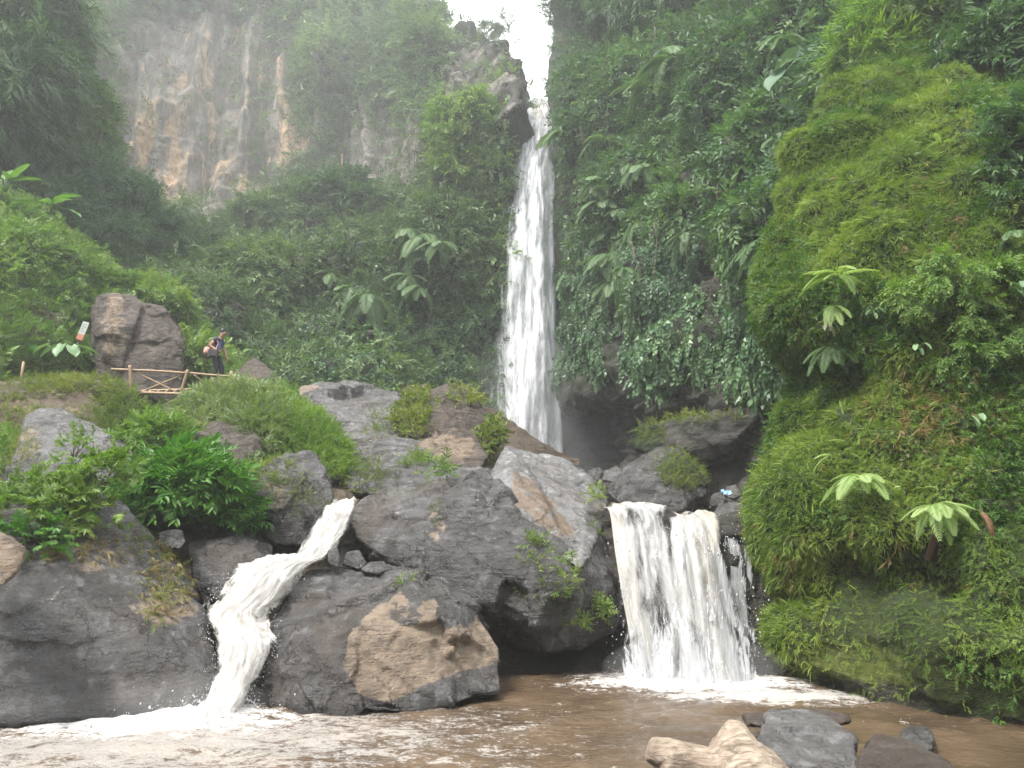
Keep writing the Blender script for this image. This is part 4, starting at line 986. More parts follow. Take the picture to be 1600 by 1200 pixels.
dn = np.clip(.98 - .85 * np.abs(np.broadcast_to(ss, (nr, nc)).ravel()) ** 3 + .30 * fbm(fl2 * np.array([5, 1.2, 1]), 4, 93), 0, 2)
cs = mesh_np('cascade', S, [grid_faces(nr, nc)], M['foam'], {'dens': ('POINT', dn)}, uv=uvs)
props(cs, 'white foaming cascade pouring between the boulders', kind='structure')

M['foam_veil'] = mat_fall('cascade_veil', (.60, .595, .58), sx=9, sy=1.3, lo=.40, hi=.62, col2=(.40, .38, .35))
casc = empty('cascade', P(335, 1118, 10.8)); cs['kind'] = 'structure'
props(casc, 'white foaming cascade pouring between the boulders', kind='structure')
def capart(o): o.parent = casc; o.location = Vector(o.location) - casc.location; return o
cs.name = 'foaming_water'
for q_ in ('label', 'kind'):
    if q_ in cs: del cs[q_]
capart(cs)
for q_, (dy, ex) in enumerate(((.16, 12), (.30, 24))):
    capart(fallsheet('water_veil', [(l - ex * .6, r + ex * .8, v - 4, y - dy - .1) for l, r, v, y in CR[1:-1]], 220, 60, M['foam_veil'], .22, .16, 51 + q_, lambda t, s, S: np.clip(.62 - .5 * np.abs(s) ** 2.5 - .12 * q_, 0, 1)))
# spray: airborne drops and churned froth at the falls
def drops(n, src, spread, vel, r, seed):
    g = np.random.default_rng(seed); bm = bmesh.new(); bmesh.ops.create_icosphere(bm, subdivisions=1, radius=1)
    tv = np.array([v.co for v in bm.verts]); tf = np.array([[q.index for q in f.verts] for f in bm.faces]); bm.free()
    k = g.integers(0, len(src), n); p = src[k] + g.normal(0, 1, (n, 3)) * spread
    p[:, 2] += g.exponential(vel, n); rr = r * g.lognormal(0, .45, n)
    V = (tv[None] * rr[:, None, None] * np.array([1, 1, 1.5]) + p[:, None]).reshape(-1, 3)
    F = (tf[None] + (np.arange(n) * len(tv))[:, None, None]).reshape(-1, 3)
    return V, F
M['drop'] = mat_plain('water_drops', (.6, .6, .6), .3, .05)
a = np.array([P(u, 1072, 13.3) for u in np.linspace(985, 1165, 20)]); a[:, 2] = .05
b = S.reshape(nr, nc, 3)[120:, [2, 5, 84, 87]].reshape(-1, 3)
c = P(335, 1118, 10.8)[None] + np.zeros((1, 3)); c = c + np.random.default_rng(1).normal(0, 1, (20, 3)) * [.35, .2, .0]
d_ = np.array([P(u, v, 14.2 - (v - 800) / 300) for u in np.linspace(965, 1185, 20) for v in (850, 950, 1030)])
V1, F1 = drops(900, a, (.15, .22, .03), .12, .0045, 1); V2, F2 = drops(700, b, (.07, .1, .05), .05, .0045, 2); V3, F3 = drops(500, c, (.3, .2, .03), .10, .0045, 3); V4, F4 = drops(900, d_, (.16, .15, .25), .01, .006, 4)
VV = np.concatenate([V1, V2, V3, V4]); FF = np.concatenate([F1, F2 + len(V1), F3 + len(V1) + len(V2), F4 + len(V1) + len(V2) + len(V3)])
sp = mesh_np('spray', VV, [FF], M['drop']); props(sp, 'flying water drops around the falls', 'spray', kind='stuff')
# wall behind the tall fall, with the stream bed running back from its lip
W_ = [
 [(740,780,50),(800,780,50),(860,780,50),(930,780,50)],
 [(760,500,50),(800,500,50),(860,500,50),(930,500,50)],
 [(790,260,50.5),(815,260,50.5),(866,260,50.5),(930,260,50.5)],
 [(800,176,51),(822,176,51),(866,176,51),(930,176,51)],
 [(800,166,52),(822,168,52),(866,168,52),(930,166,52)],
 [(790,166,75),(810,172,75),(870,172,75),(930,166,75)],
]
GW, NW = loft(W_, 120, 60, lambda S: .35 * ridge(S * np.array([.9, .9, .25]), 3, 45))
Sw = GW.reshape(-1, 3)
props(mesh_np('cliff', Sw, [grid_faces(120, 60)], M['cliff_dark'], {'tan': ('POINT', 0 * Sw[:, 0]), 'moss': ('POINT', .2 + 0 * Sw[:, 0])}), 'dark wet rock wall behind the tall waterfall', kind='structure')

# ================================================================== ground cover (uncountable: stuff)
def keep(p, n, m, seed):
    g = np.random.default_rng(seed); k = g.random(len(p)) < m; return p[k], n[k]

def stuff(name, label, VFT, mat, cat_='plants'):
    o = leafmesh(name, VFT, mat); return props(o, label, cat_, kind='stuff')

# near mossy wall: fine-leaved creepers, thick and drooping
p, n = sample_grid(GA, NA, 360000, 201); u, v = UV(p)
vis = ((u < 1900) & (v > -60)).astype(float)
dens = (1 - .88 * sstep(985, 1040, v - (u - 1230) * .12)) * vis
dens *= 1 - .7 * np.clip(-fbm(p * 1.1, 3, 205) * 2 - .1, 0, 1)
dens *= np.clip(.15 + sstep(900, 840, v + 60 * fbm(p * .8, 2, 9)) + .35 * (u > 1500), 0, 1)
p, n = keep(p, n, dens, 202); u, v = UV(p)
q = sstep(.0, .45, fbm(p * .5, 3, 208) + .4 * sstep(1400, 1600, u) * sstep(350, 500, v))        # patches of leafier plants
g_ = np.random.default_rng(5); a = g_.random(len(p)) < q * .65
up_ = sstep(500, 150, v)
stuff('creeper', 'fine moss-like creeper hanging in soft cushions over the near wall', cat(
    cover(p[~a], n[~a], TS['fine'], .118, out=.75, down=.45, rnd=.6, lift=(-.02, .07), seed=211, tscale=.6, tbias=.05),
    ), M['leaf_bulge'])
stuff('creeper', 'small-leaved green plants growing through the moss on the near wall', 
    cover(p[a][::2], n[a][::2], TS['small'], .19, out=.8, down=.3, rnd=.6, lift=(0, .12), seed=212, tscale=.5), M['leaf_lush_dk'])
# grassy hair along the shoulder and left edge of the wall
p, n = sample_grid(GA, NA, 90000, 221); u, v = UV(p)
m = np.clip(ell(u, v, 1330, 240, 130, 190, .5) + ell(u, v, 1215, 480, 60, 200, .5) + ell(u, v, 1230, 820, 70, 190, .5) + .4 * ell(u, v, 1400, 450, 230, 350, .5), 0, 1) * .9
p, n = keep(p, n, m, 222)
stuff('grass', 'bright fine grass combed down the shoulder of the mossy wall', cover(p, n, TS['grass'], .20, out=.9, down=.15, rnd=.4, lift=(-.02, .03), seed=223, tbias=.15), M['leaf_bulge'])
# low wall: sparse moss tufts near the water
p, n = sample_grid(GA, NA, 120000, 231); u, v = UV(p)
m = sstep(900, 950, v) * sstep(1150, 1080, v - .0 * u) * (fbm(p * 1.3, 3, 233) > -.1) * (u < 1800) * np.clip(.35 + .5 * sstep(1350, 1600, u), 0, 1)
p, n = keep(p, n, m, 232)
stuff('moss', 'short yellow-green moss on the foot of the near wall', cover(p, n, TS['fine'], .09, out=.6, down=.5, rnd=.7, lift=(0, .02), seed=234, tbias=.1), M['leaf_bulge'])

p, n = sample_grid(GA, NA, 120000, 236); u, v = UV(p)
m = np.clip(.3 * ell(u, v, 1480, 640, 110, 60, .5) + .06 * ell(u, v, 1450, 350, 60, 60, .5) + .10 * ell(u, v, 1240, 900, 30, 60, .5) + .008, 0, 1) * (v < 930)
p, n = keep(p, n, m, 237)
stuff('dead_stems', 'dry brown stems and dead grass caught in the green of the near wall', cover(p, n, TS['grass'], .22, out=.8, down=.8, rnd=.5, lift=(.0, .10), seed=238), M['leaf_dry'])
g_ = np.random.default_rng(12); k_ = (np.abs(u[:1]) >= 0); p, n = sample_grid(GA, NA, 60000, 239); u, v = UV(p); p, n = keep(p, n, .22 * ell(u, v, 1440, 720, 38, 30, .5), 240)
stuff('flowers', 'tiny pale flowers scattered above the largest tree fern', cover(p, n, TS['small'], .06, out=1., down=0, rnd=.6, lift=(.10, .18), seed=240), M['faded'])
# middle cliff on the right: ivy below, mixed bushes above
p, n = sample_grid(GB, NB, 150000, 241); u, v = UV(p)
barem = np.maximum.reduce([ell(u, v, 905, 290, 22, 85, .4), ell(u, v, 1115, 380, 22, 110, .5), ell(u, v, 1150, 290, 40, 25, .5), ell(u, v, 960, 560, 16, 60, .4)])
edge = 590 + 26 * fbm(p * .5, 3, 243) - 25 * ell(u, v, 1040, 600, 60, 60, .6) + 40 * ell(u, v, 1020, 600, 35, 60, .5)
m = sstep(edge + 14, edge - 14, v) * (1 - barem) * (v > -80) * (u < 1480) * (u > np.where(v < 420, 884, 872)) * (1 - (u < 905) * (v < 110))
m = m * (1 - .6 * np.clip(-fbm(p * .6, 3, 246) * 2.2 - .2, 0, 1))
p, n = keep(p, n, m, 242); u, v = UV(p)
iv = sstep(330, 400, v + 50 * fbm(p * .35, 2, 247)); g_ = np.random.default_rng(6); a = g_.random(len(p)) < iv
stuff('ivy', 'dark overlapping ivy curtain hanging on the cliff right of the tall waterfall', cover(p[a], n[a], TS['ivy'], .50, out=.35, down=1.1, rnd=.3, lift=(0, .35), seed=244, facing=1.1, tscale=2), M['leaf_ivy'])
stuff('undergrowth', 'mixed leafy undergrowth covering the upper cliff right of the tall waterfall', cat(
    cover(p[~a][::2], n[~a][::2], TS['small'], .75, out=.8, down=.2, rnd=.6, lift=(0, .7), seed=245, tscale=2),
    cover(p[~a][1::2], n[~a][1::2], TS['ivy'], .5, out=.7, down=.6, rnd=.5, lift=(0, .5), seed=248, tscale=2, tbias=-.1)), M['leaf_mid'])

# small leaves along the sheer edge by the sky gap
p, n = sample_grid(GB, NB, 150000, 281); u, v = UV(p)
p, n = keep(p, n, ((u > 866) & (u < 900) & (v < 520) & (v > -50)) * np.clip(.5 + fbm(p * .7, 3, 283), 0, 1), 282)
stuff('ivy', 'small leaves clinging to the sheer edge of the cliff beside the sky gap', cover(p, n, TS['fine'], .38, out=.4, down=.9, rnd=.5, lift=(0, .15), seed=284), M['leaf_mid'])
# thin vines and aerial roots hanging down both cliffs
def vines(GX, NX, us_, vs_, cnt, ln, seed, label):
    q_, m_ = sample_grid(GX, NX, 40000, seed); u, v = UV(q_); ok = (u > us_[0]) & (u < us_[1]) & (v > vs_[0]) & (v < vs_[1]); q_, m_ = q_[ok][:cnt], m_[ok][:cnt]
    g = np.random.default_rng(seed + 1); segs = []
    for a0, b0 in zip(q_, m_):
        L_ = ln * g.uniform(.4, 1.3); st_ = a0 + b0 * g.uniform(.5, 1.1); w_ = g.normal(0, .10, (6, 2)).cumsum(0)
        segs.append((np.array([st_ + [w_[j, 0], w_[j, 1] * .5, -L_ * j / 5] for j in range(6)]), np.linspace(.028, .012, 6)))
    return props(tube_obj('hanging_vines', segs, M['bark'], sides=4), label, 'vines', kind='stuff')
vines(GB, NB, (900, 1250), (20, 420), 90, 3.2, 291, 'thin brown vines hanging down the cliff right of the tall waterfall')
vines(GC, NC, (480, 790), (150, 480), 70, 3.2, 295, 'thin brown vines hanging down the back cliff')
# back cliff
p, n = sample_grid(GC, NC, 210000, 251); u, v = UV(p)
bm_ = np.maximum.reduce([ell(u, v, 330, 180, 163, 175, .2, .1), .65 * ell(u, v, 190, 90, 80, 110, .5), .5 * ell(u, v, 340, 30, 200, 60, .5), ell(u, v, 250, 210, 50, 115, .35), ell(u, v, 450, 220, 38, 85, .35), .93 * ell(u, v, 590, 240, 85, 95, .4), .93 * ell(u, v, 760, 125, 70, 60, .4), ell(u, v, 365, 490, 14, 45, .5), .7 * ell(u, v, 760, 560, 16, 90, .5)])
m = (1 - bm_) * (u > -250) * (v > -100) * (v < 660) * (1 - (u > 790) * (v < 330)) * (1 - .9 * (u > 690) * (v < 95))
patch = fbm(p * np.array([.25, .25, .12]), 3, 253)
m = m * np.where(v < 300, np.clip(.75 + patch * 1.6, .12, 1), 1) + .03 * bm_ * (patch > .15)
p, n = keep(p, n, m, 252); u, v = UV(p)
iv = np.clip(sstep(380, 480, v) * sstep(380, 480, u), 0, 1); g_ = np.random.default_rng(7); a = g_.random(len(p)) < iv * .75
stuff('ivy', 'grey-green ivy and low leafy growth at the foot of the back cliff', cover(p[a], n[a], TS['ivy'], .52, out=.5, down=.9, rnd=.35, lift=(0, .5), seed=254, facing=1., tscale=2), M['leaf_ivy'])
stuff('undergrowth', 'misty shrubs and vines clothing the tall back cliff', cat(
    cover(p[~a][::2], n[~a][::2], TS['small'], .85, out=.8, down=.1, rnd=.6, lift=(0, .9), seed=255, tscale=3),
    cover(p[~a][1::2], n[~a][1::2], TS['fine'], .8, out=.8, down=.3, rnd=.6, lift=(0, .9), seed=256, tscale=3)), M['leaf_far'])

# hillside
p, n = sample_grid(GH, NH, 120000, 261); u, v = UV(p)
m = (u > -220) * (v < 720); gr = sstep(425, 470, v + .15 * u + 30 * fbm(p * .4, 2, 266)); 
p, n = keep(p, n, m * (1 - .85 * ell(u, v, 70, 500, 70, 18, .5) * (fbm(p * 1.2, 2, 3) > -.1)), 262); u, v = UV(p)
gr = sstep(425, 470, v + .1 * u + 30 * fbm(p * .4, 2, 266)); g_ = np.random.default_rng(8); a = g_.random(len(p)) < gr
w_ = fbm(p * .9, 3, 267); ag = a & (w_ < .18); al_ = a & (w_ > .05)
stuff('grass', 'bright grass covering the slope above the bridge', cat(cover(p[ag], n[ag], TS['grass'], .34, out=.3, down=-.8, rnd=.45, lift=(-.03, .03), seed=263),
      cover(p[al_][::2], n[al_][::2], TS['small'], .30, out=.7, down=-.5, rnd=.7, lift=(0, .3), seed=268, tbias=-.15),
      cover(p[al_][1::9], n[al_][1::9], TS['broad'], .42, out=.7, down=-.5, rnd=.6, lift=(.1, .4), seed=269, tbias=.1)), M['leaf_grass'])
b = ~a
stuff('undergrowth', 'pale low bushes massed along the top of the grassy slope', cat(cover(p[b][::2], n[b][::2], TS['small'], .42, out=.7, down=-.2, rnd=.7, lift=(0, .45), seed=264, tbias=.05), cover(p[b][1::4], n[b][1::4], TS['ivy'], .36, out=.7, down=-.1, rnd=.7, lift=(.05, .5), seed=265, tbias=.2)), M['leaf_grass'])

# bank between boulders
p, n = sample_grid(GD, ND, 60000, 271); u, v = UV(p)
m = .6 * (u > -250) * (u < 470) * (v < 830) * (.75 + .25 * fbm(p, 2, 3)) * (1 - sstep(700, 740, v) * sstep(480, 560, u))
p, n = keep(p, n, m, 272); g_ = np.random.default_rng(9); a = g_.random(len(p)) < .5
stuff('grass', 'grass and weeds filling the bank between the boulders', cat(cover(p[a], n[a], TS['grass'], .28, out=.3, down=-.8, rnd=.4, seed=273),
     cover(p[~a], n[~a], TS['lance'], .3, out=.6, down=-.6, rnd=.5, lift=(0, .2), seed=274)), M['leaf_grass'])

# ------------------------------------------------ plants growing on rocks
def on_rock(label, fn, npts, seed, upw=.25):
    V, F, N = ROCKS[label]; g = np.random.default_rng(seed)
    k = g.integers(0, len(V), npts); p = V[k] + g.normal(0, .02, (npts, 3)); n = N[k]; u, v = UV(p)
    m = fn(u, v) * sstep(.3, -.1, n[:, 1]) * np.clip(n[:, 2] + .8, 0, 1)
    return keep(p, n, m, seed + 1)
BL = list(ROCKS)
def rl(s): return [x for x in BL if s in x][0]
mound = rl('broad earthy mound')
p, n = on_rock(mound, E_(340, 650, 90, 75, .95), 30000, 301)
o = leafmesh('bamboo_grass', cover(p, n, TS['bamboo'], .34, out=.6, down=.35, rnd=.45, lift=(0, .12), seed=302, tbias=.05), M['leaf_grey']); props(o, 'grey-green bamboo grass draped over the left end of the mound', 'grass', kind='stuff')
p, n = on_rock(mound, SUM(E_(480, 665, 95, 50, .9), E_(520, 725, 40, 36, .7), E_(420, 620, 60, 20, .8)), 26000, 303)
o = leafmesh('grass', cover(p, n, TS['fine'], .24, out=.7, down=-.2, rnd=.6, lift=(0, .12), seed=304, tbias=.0), M['leaf_bright']); props(o, 'bright green tufts covering the right of the mound', 'grass', kind='stuff')
def rock_plants(rk, fn, npts, tm, size, mat, label, seed, name='weeds', **kw):
    p, n = on_rock(rl(rk), fn, npts, seed)
    d = dict(out=.7, down=-.2, rnd=.6, lift=(0, .04)); d.update(kw)
    o = leafmesh(name, cover(p, n, TS[tm], size, seed=seed + 2, **d), M[mat]); props(o, label, 'weeds', kind='stuff')
rock_plants('low brown earthy rock', SUM(E_(200, 640, 50, 50, .8), E_(120, 603, 90, 14, .7), E_(20, 640, 40, 30, .3), E_(100,660,80,20,.35)), 16000, 'fine', .22, 'leaf_yel', 'yellow-green weeds hanging over the earthy rock below the railing', 311)
rock_plants('huge smooth dark', SUM(E_(235, 830, 30, 40, .35), E_(240, 950, 28, 30, .30), E_(265, 890, 35, 50, .12)), 22000, 'fine', .17, 'leaf_yel', 'weeds in a strip down the huge smooth boulder', 321, out=.6, down=.3)
rock_plants('huge smooth dark', SUM(E_(262, 905, 38, 58, .6), E_(130, 855, 100, 28, .30)), 26000, 'grass', .15, 'leaf_dry', 'withered brown grass hanging on the huge smooth boulder', 326, out=.6, down=.7)
rock_plants('brown-topped boulder', SUM(E_(430, 745, 45, 28, .3), E_(470, 790, 45, 20, .15)), 9000, 'fine', .15, 'leaf_yel', 'weeds on the brown-topped boulder', 331)
rock_plants('brown mossy boulder', SUM(E_(635, 655, 40, 42, .35), E_(720, 625, 30, 12, .2), E_(768, 688, 26, 30, .4)), 9000, 'small', .30, 'leaf_yel', 'weeds on the mossy boulder near the tall waterfall', 336)
rock_plants('flat grey slab', SUM(E_(600, 665, 30, 20, .25), E_(650, 722, 22, 14, .5), E_(570, 745, 30, 40, .35)), 12000, 'fine', .22, 'leaf_yel', 'weeds in the cracks of the flat slab', 341)
rock_plants('rounded dark boulder', E_(1068, 735, 40, 30, .45), 9000, 'fine', .16, 'leaf_yel', 'green weeds on the crown of the rounded boulder', 346)
rock_plants('dark arched ledge', SUM(E_(1010, 675, 30, 20, .4), E_(1100, 655, 70, 8, .4)), 5000, 'fine', .3, 'leaf_yel', 'weeds along the arched ledge', 351)
rock_plants('pointed pale grey', E_(35, 700, 30, 30, .6), 6000, 'fine', .16, 'leaf_yel', 'weeds at the left foot of the pointed pale boulder', 356)
rock_plants('tall leaning brown', SUM(E_(180, 520, 18, 30, .12)), 6000, 'fine', .14, 'leaf_yel', 'moss plants on the tall leaning rock', 361)
rock_plants('steep brown triangular', SUM(E_(430, 605, 25, 14, .6)), 4000, 'grass', .3, 'leaf_grass', 'grass at the foot of the triangular rock', 366)
# ================================================================== single plants
def shrub(name, label, cat_, c, r, n, tm, size, mat, seed=0, group=None, droop=.1, stems=True, hollow=.35, tb=0., up=.35):
    """a bush: leafy twigs through an uneven dome, on its own stems"""
    g = np.random.default_rng(seed); c = np.array(c, float); r = np.array(r, float)
    d = g.normal(0, 1, (n * 2, 3)); d /= np.linalg.norm(d, axis=1)[:, None]
    d = d[d[:, 2] > -.35][:n]
    lob = 1 + .35 * fbm(d * 1.6 + seed, 3, seed)
    rad = (hollow + (1 - hollow) * g.random(len(d)) ** .5) * lob
    p = c + d * rad[:, None] * r
    m = fbm(p * 2.2 / r.mean() + seed, 2, seed + 1) > -.28
    p, d = p[m], d[m]
    V = cover(p, d, TS[tm], size, out=.9, down=droop - up, rnd=.5, lift=(0, 0), seed=seed + 2, tbias=tb)
    root = empty(name, (c[0], c[1], c[2] - r[2] * .4), label, cat_, group)
    f = leafmesh('foliage', V, M[mat], origin=np.array(root.location)); f.location = (0, 0, 0); f.parent = root
    if stems:
        sg = []
        b0 = np.array(root.location)
        for i in range(9):
            q = p[g.integers(0, len(p))]; mid = (b0 + q) / 2 + g.normal(0, .06, 3) * r + [0, 0, .1 * r[2]]
            sg.append((np.array([b0 + g.normal(0, .04, 3) * r, mid, q]) - b0, np.array([.02, .014, .005]) * max(.6, r.mean())))
        tube_obj('stem', sg, M['bark'], parent=root, sides=5)
    return root

# palmate leaf for the big-leaved shrub
def palmate(L=1.):
    V = [[0, 0, 0]]; F = []
    ang = [-1.25, -.65, 0, .65, 1.25]; ln = [.55, .85, 1., .85, .55]
    for a_, l in zip(ang, ln):
        b = len(V); w = .17
        V += [[.42 * l * math.cos(a_ - .36), .42 * l * math.sin(a_ - .36), .03], [l * math.cos(a_), l * math.sin(a_), -.10 * l], [.42 * l * math.cos(a_ + .36), .42 * l * math.sin(a_ + .36), .03]]
        F.append([0, b, b + 1, b + 2])
    return np.array(V) * L, np.array(F)
def palm_sprig(r):
    parts = []
    for i in range(5):
        v, f = palmate(.42 * r.uniform(.7, 1.2)); s = (i + .8) / 5
        R = rotm(r.uniform(-.4, .4), r.uniform(.0, .6), r.uniform(-1.2, 1.2)); parts.append((v @ R.T + [s * .9, r.uniform(-.15, .15), r.uniform(-.05, .1)], f))
    w = .012; parts.append((np.array([[0, -w, 0], [.9, -w, 0], [.9, w, 0], [0, w, 0.]]), np.array([[0, 1, 2, 3]])))
    return merge(parts)
TS['palmate'] = [palm_sprig(R_) for _ in range(5)]

shrub('leafy_shrub', 'light green shrub with lobed leaves on top of the huge smooth boulder', 'shrub', P(60, 808, 12.3), (.98, .7, .55), 800, 'palmate', .30, 'leaf_bright', 401, up=.3)
shrub('leafy_shrub', 'small arm of lobed leaves hanging over the right side of the huge smooth boulder top', 'shrub', P(165, 745, 12.6), (.40, .4, .35), 130, 'palmate', .26, 'leaf_bright', 402)
shrub('leafy_shrub', 'upright twigs with a few lobed leaves against the pointed pale boulder', 'shrub', P(115, 712, 12.9), (.35, .3, .42), 45, 'palmate', .22, 'leaf_bright', 403, hollow=.1)
shrub('leafy_shrub', 'lobed green leaves spilling off the boulder at the photo edge', 'shrub', P(40, 855, 11.6), (.6, .3, .35), 200, 'palmate', .24, 'leaf_lush', 404, up=0)
shrub('leafy_bush', 'dense bush of pointed dark green leaves between the boulders left of the cascade', 'bush', P(295, 770, 14.6), (.98, .7, .80), 1500, 'lance', .34, 'leaf_lush', 405, up=.1)
shrub('leafy_bush', 'lower right lobe of pointed leaves beside the brown-topped boulder', 'bush', P(362, 800, 14.7), (.42, .4, .45), 300, 'lance', .30, 'leaf_lush', 406, up=0)
shrub('leafy_bush', 'leafy bush below the bamboo railing in the gap', 'bush', P(240, 695, 17), (.75, .5, .55), 500, 'lance', .30, 'leaf_grass', 407)
shrub('small_plant', 'small bright plant in the crack above the big wet boulder', 'plant', P(690, 738, 17.6), (.26, .2, .26), 60, 'lance', .26, 'leaf_bright', 408, stems=False)
shrub('small_plant', 'short grass clump in the crack below the brown rock face', 'plant', P(652, 722, 18.6), (.28, .2, .2), 90, 'fine', .22, 'leaf_bright', 409, stems=False)
sprigs = [(838,858,13.7,.16,'top of the fern-like row'),(830,890,13.5,.17,''),(845,930,13.4,.13,''),(882,885,13.2,.10,''),(890,905,13.2,.11,''),(875,930,13.3,.12,''),(905,978,13.5,.12,''),(938,950,13.9,.14,''),(945,965,14,.11,''),(790,920,13.7,.10,''),(845,945,13.5,.09,''),(820,935,13.6,.09,''),(930,780,15.4,.17,''),(925,832,15,.09,'')]
lbls = ['tallest yellow-green plant on the dark face of the big boulder, near the pale slab tip', 'bushy plant just below the tallest one on the big dark face','narrow plant hanging low in the middle of the big dark face','small star-shaped plant right under the pale slab tip','second star-shaped plant just below the slab tip plant','flat little plant between the star-shaped ones and the low narrow one','lowest plant on the big dark face near its right edge','plant on the edge of the big boulder beside the small waterfall','smaller plant touching the one beside the small waterfall','lone plant farthest left on the big dark face','tiny plant below the bushy one','tiny plant left of the low narrow one','light green plant on the ridge where the big boulder meets the small waterfall lip','tiny plant on the grey side of the boulder ridge']
for i, (u, v, y, r, _) in enumerate(sprigs):
    shrub('rock_plant', lbls[i], 'plant', P(u, v, y - .12), (r, r * .7, r * 1.2), 34 if r > .12 else 20, 'lance', .17, 'leaf_yel2', 420 + i, group='small plants on the big wet boulder', stems=False, hollow=.1)
shrub('rock_plant', 'little plant on the brow of the tan-faced boulder', 'plant', P(635, 918, 12.6), (.10, .08, .12), 16, 'lance', .13, 'leaf_yel2', 440, stems=False)
shrub('rock_plant', 'tiny plant on the flat top of the tan-faced boulder', 'plant', P(512, 925, 13.2), (.10, .08, .05), 14, 'fine', .12, 'leaf_yel2', 441, stems=False)

# ------------------------------------------------ ferns
def frond_mesh(L=1., npair=24, arch=.55, wid=.30, seed=0, serr=True):
    r = random.Random(seed); parts = []
    pts = []
    for i in range(13):
        s = i / 12; pts.append(np.array([L * (s - .12 * s * s * arch), 0, L * (.22 * s - arch * s * s * .85)]))
    pts = np.array(pts)
    def at(s):
        x = s * 12; i = min(int(x), 11); return pts[i] * (1 - (x - i)) + pts[i + 1] * (x - i), (pts[i + 1] - pts[i]) / np.linalg.norm(pts[i + 1] - pts[i])
    for i in range(npair):
        s = .10 + .9 * (i + .5) / npair
        o, t = at(s); l = wid * L * (math.sin(math.pi * min(1, (s * .93 + .04)) ** .85) ** .7) * r.uniform(.88, 1.08)
        for sd in (-1, 1):
            a_ = math.radians(64 - 18 * s)
            side = np.array([0, sd, 0]); d = t * math.cos(a_) + side * math.sin(a_) + np.array([0, 0, -.22 + r.uniform(-.08, .08)]); d /= np.linalg.norm(d)
            w = L * .9 / npair * .86; nrm = np.cross(t, side) * sd; wd = np.cross(nrm, d); wd /= np.linalg.norm(wd)
            V = np.array([o, o + d * l * .35 + wd * w * .5, o + d * l * .8 + wd * w * .28 + [0, 0, -.03 * l], o + d * l + [0, 0, -.12 * l], o + d * l * .8 - wd * w * .28 + [0, 0, -.03 * l], o + d * l * .35 - wd * w * .5])
            parts.append((V, np.array([[0, 1, 2, 3], [0, 3, 4, 5]])))
    for i in range(12):
        w = .012 * L * (1 - i / 14); parts.append((np.array([pts[i] + [0, -w, .002], pts[i + 1] + [0, -w, .002], pts[i + 1] + [0, w, .002], pts[i] + [0, w, .002]]), np.array([[0, 1, 2, 3]])))
    return merge(parts)
FROND = {}
def frond_data(matn, var):
    k = (matn, var)
    if k not in FROND:
        V, F = frond_mesh(seed=var, npair=[26, 22, 28][var], arch=[.7, 1., .45][var] + (.25 if matn == 'frond_far' else 0), wid=[.22, .24, .20][var] * (1.35 if matn == 'frond_far' else 1))
        o = mesh_np('frond', V, [F], M[matn], {'tint': ('FACE', np.full(len(F), [.5, .35, .7][var]))}, smooth=False, origin=np.zeros(3))
        FROND[k] = o.data; bpy.data.objects.remove(o)
    return FROND[k]
def fern(name, label, pos, L, nf, mat, seed, group=None, az=None, tilt=0., trunk=0., dead=0, root_tilt=(0, 0)):
    r = random.Random(seed); root = empty(name, pos, label, 'fern', group)
    for i in range(nf):
        a_ = (az[i % len(az)] if az else 360 * i / nf) + r.uniform(-14, 14)
        o = bpy.data.objects.new('frond', frond_data('dead_frond' if i < dead else mat, r.choice([0, 1, 2]))); COL.objects.link(o); o.parent = root
        s = L * r.uniform(.75, 1.12); o.scale = (s, s, s)
        e = r.uniform(-.25, .35) + tilt if i >= dead else .9
        o.rotation_euler = (r.uniform(-.25, .25), e, math.radians(a_))
        o.location = (0, 0, 0)
    if trunk:
        tube_obj('trunk', [(np.array([[0, .05, .02], [.02, .12, -trunk * .5], [-.03, .3, -trunk]]), np.array([.07, .085, .10]) * max(.6, trunk))], M['fern_trunk'], parent=root, sides=10)
    return root
# on the near wall (fronds mostly face the viewer: -y is 270 degrees)
def wall_pt(u, v, lift=.1):
    """point on the near mossy wall seen at this place of the photo, a little proud of it"""
    d = (ua - u) ** 2 + (va - v) ** 2; i = np.argmin(d + (Sa[:, 1] > 17) * 1e6); return P(u, v, Sa[i, 1] - lift)
def cl_pt(Sx, u, v, lift, us, vs):
    d = (us - u) ** 2 + (vs - v) ** 2; k = np.argsort(d)[:12]; return P(u, v, Sx[k, 1].min() - lift)
fern('tree_fern', 'largest bright green tree fern low on the mossy wall, short brown trunk', wall_pt(1465, 790, .5), .66, 14, 'frond', 501, az=[200, 235, 262, 280, 300, 330, 15, 165, 250, 290, 100], trunk=.75, tilt=.0)
fd = fern('dead_fern', 'withered brown frond hanging right of the largest tree fern', wall_pt(1530, 795, .35), .5, 1, 'frond', 502, az=[300], dead=1)
fern('tree_fern', 'pale tree fern with spreading fronds left of the largest one', wall_pt(1345, 745, .5), .68, 10, 'frond', 503, az=[185, 215, 265, 290, 330, 5, 245])
fern('fern', 'single young frond just right of the pale tree fern', wall_pt(1400, 765, .3), .36, 2, 'frond', 504, az=[250, 70])
fern('fern', 'two thin pale fronds near the left edge of the mossy wall', wall_pt(1300, 712, .35), .52, 2, 'frond', 505, az=[170, 200])
fern('fern', 'single pale frond between the thin pair and the pale tree fern', wall_pt(1325, 708, .3), .38, 1, 'frond', 506, az=[345])
fern('fern', 'small pale frond above the thin pair', wall_pt(1290, 690, .3), .34, 1, 'frond', 507, az=[340])
fern('tree_fern', 'pale fern with a drooping column of fronds high on the left of the mossy wall', wall_pt(1310, 430, .5), .72, 10, 'frond', 508, az=[180, 205, 340, 10, 262, 280, 160, 30])
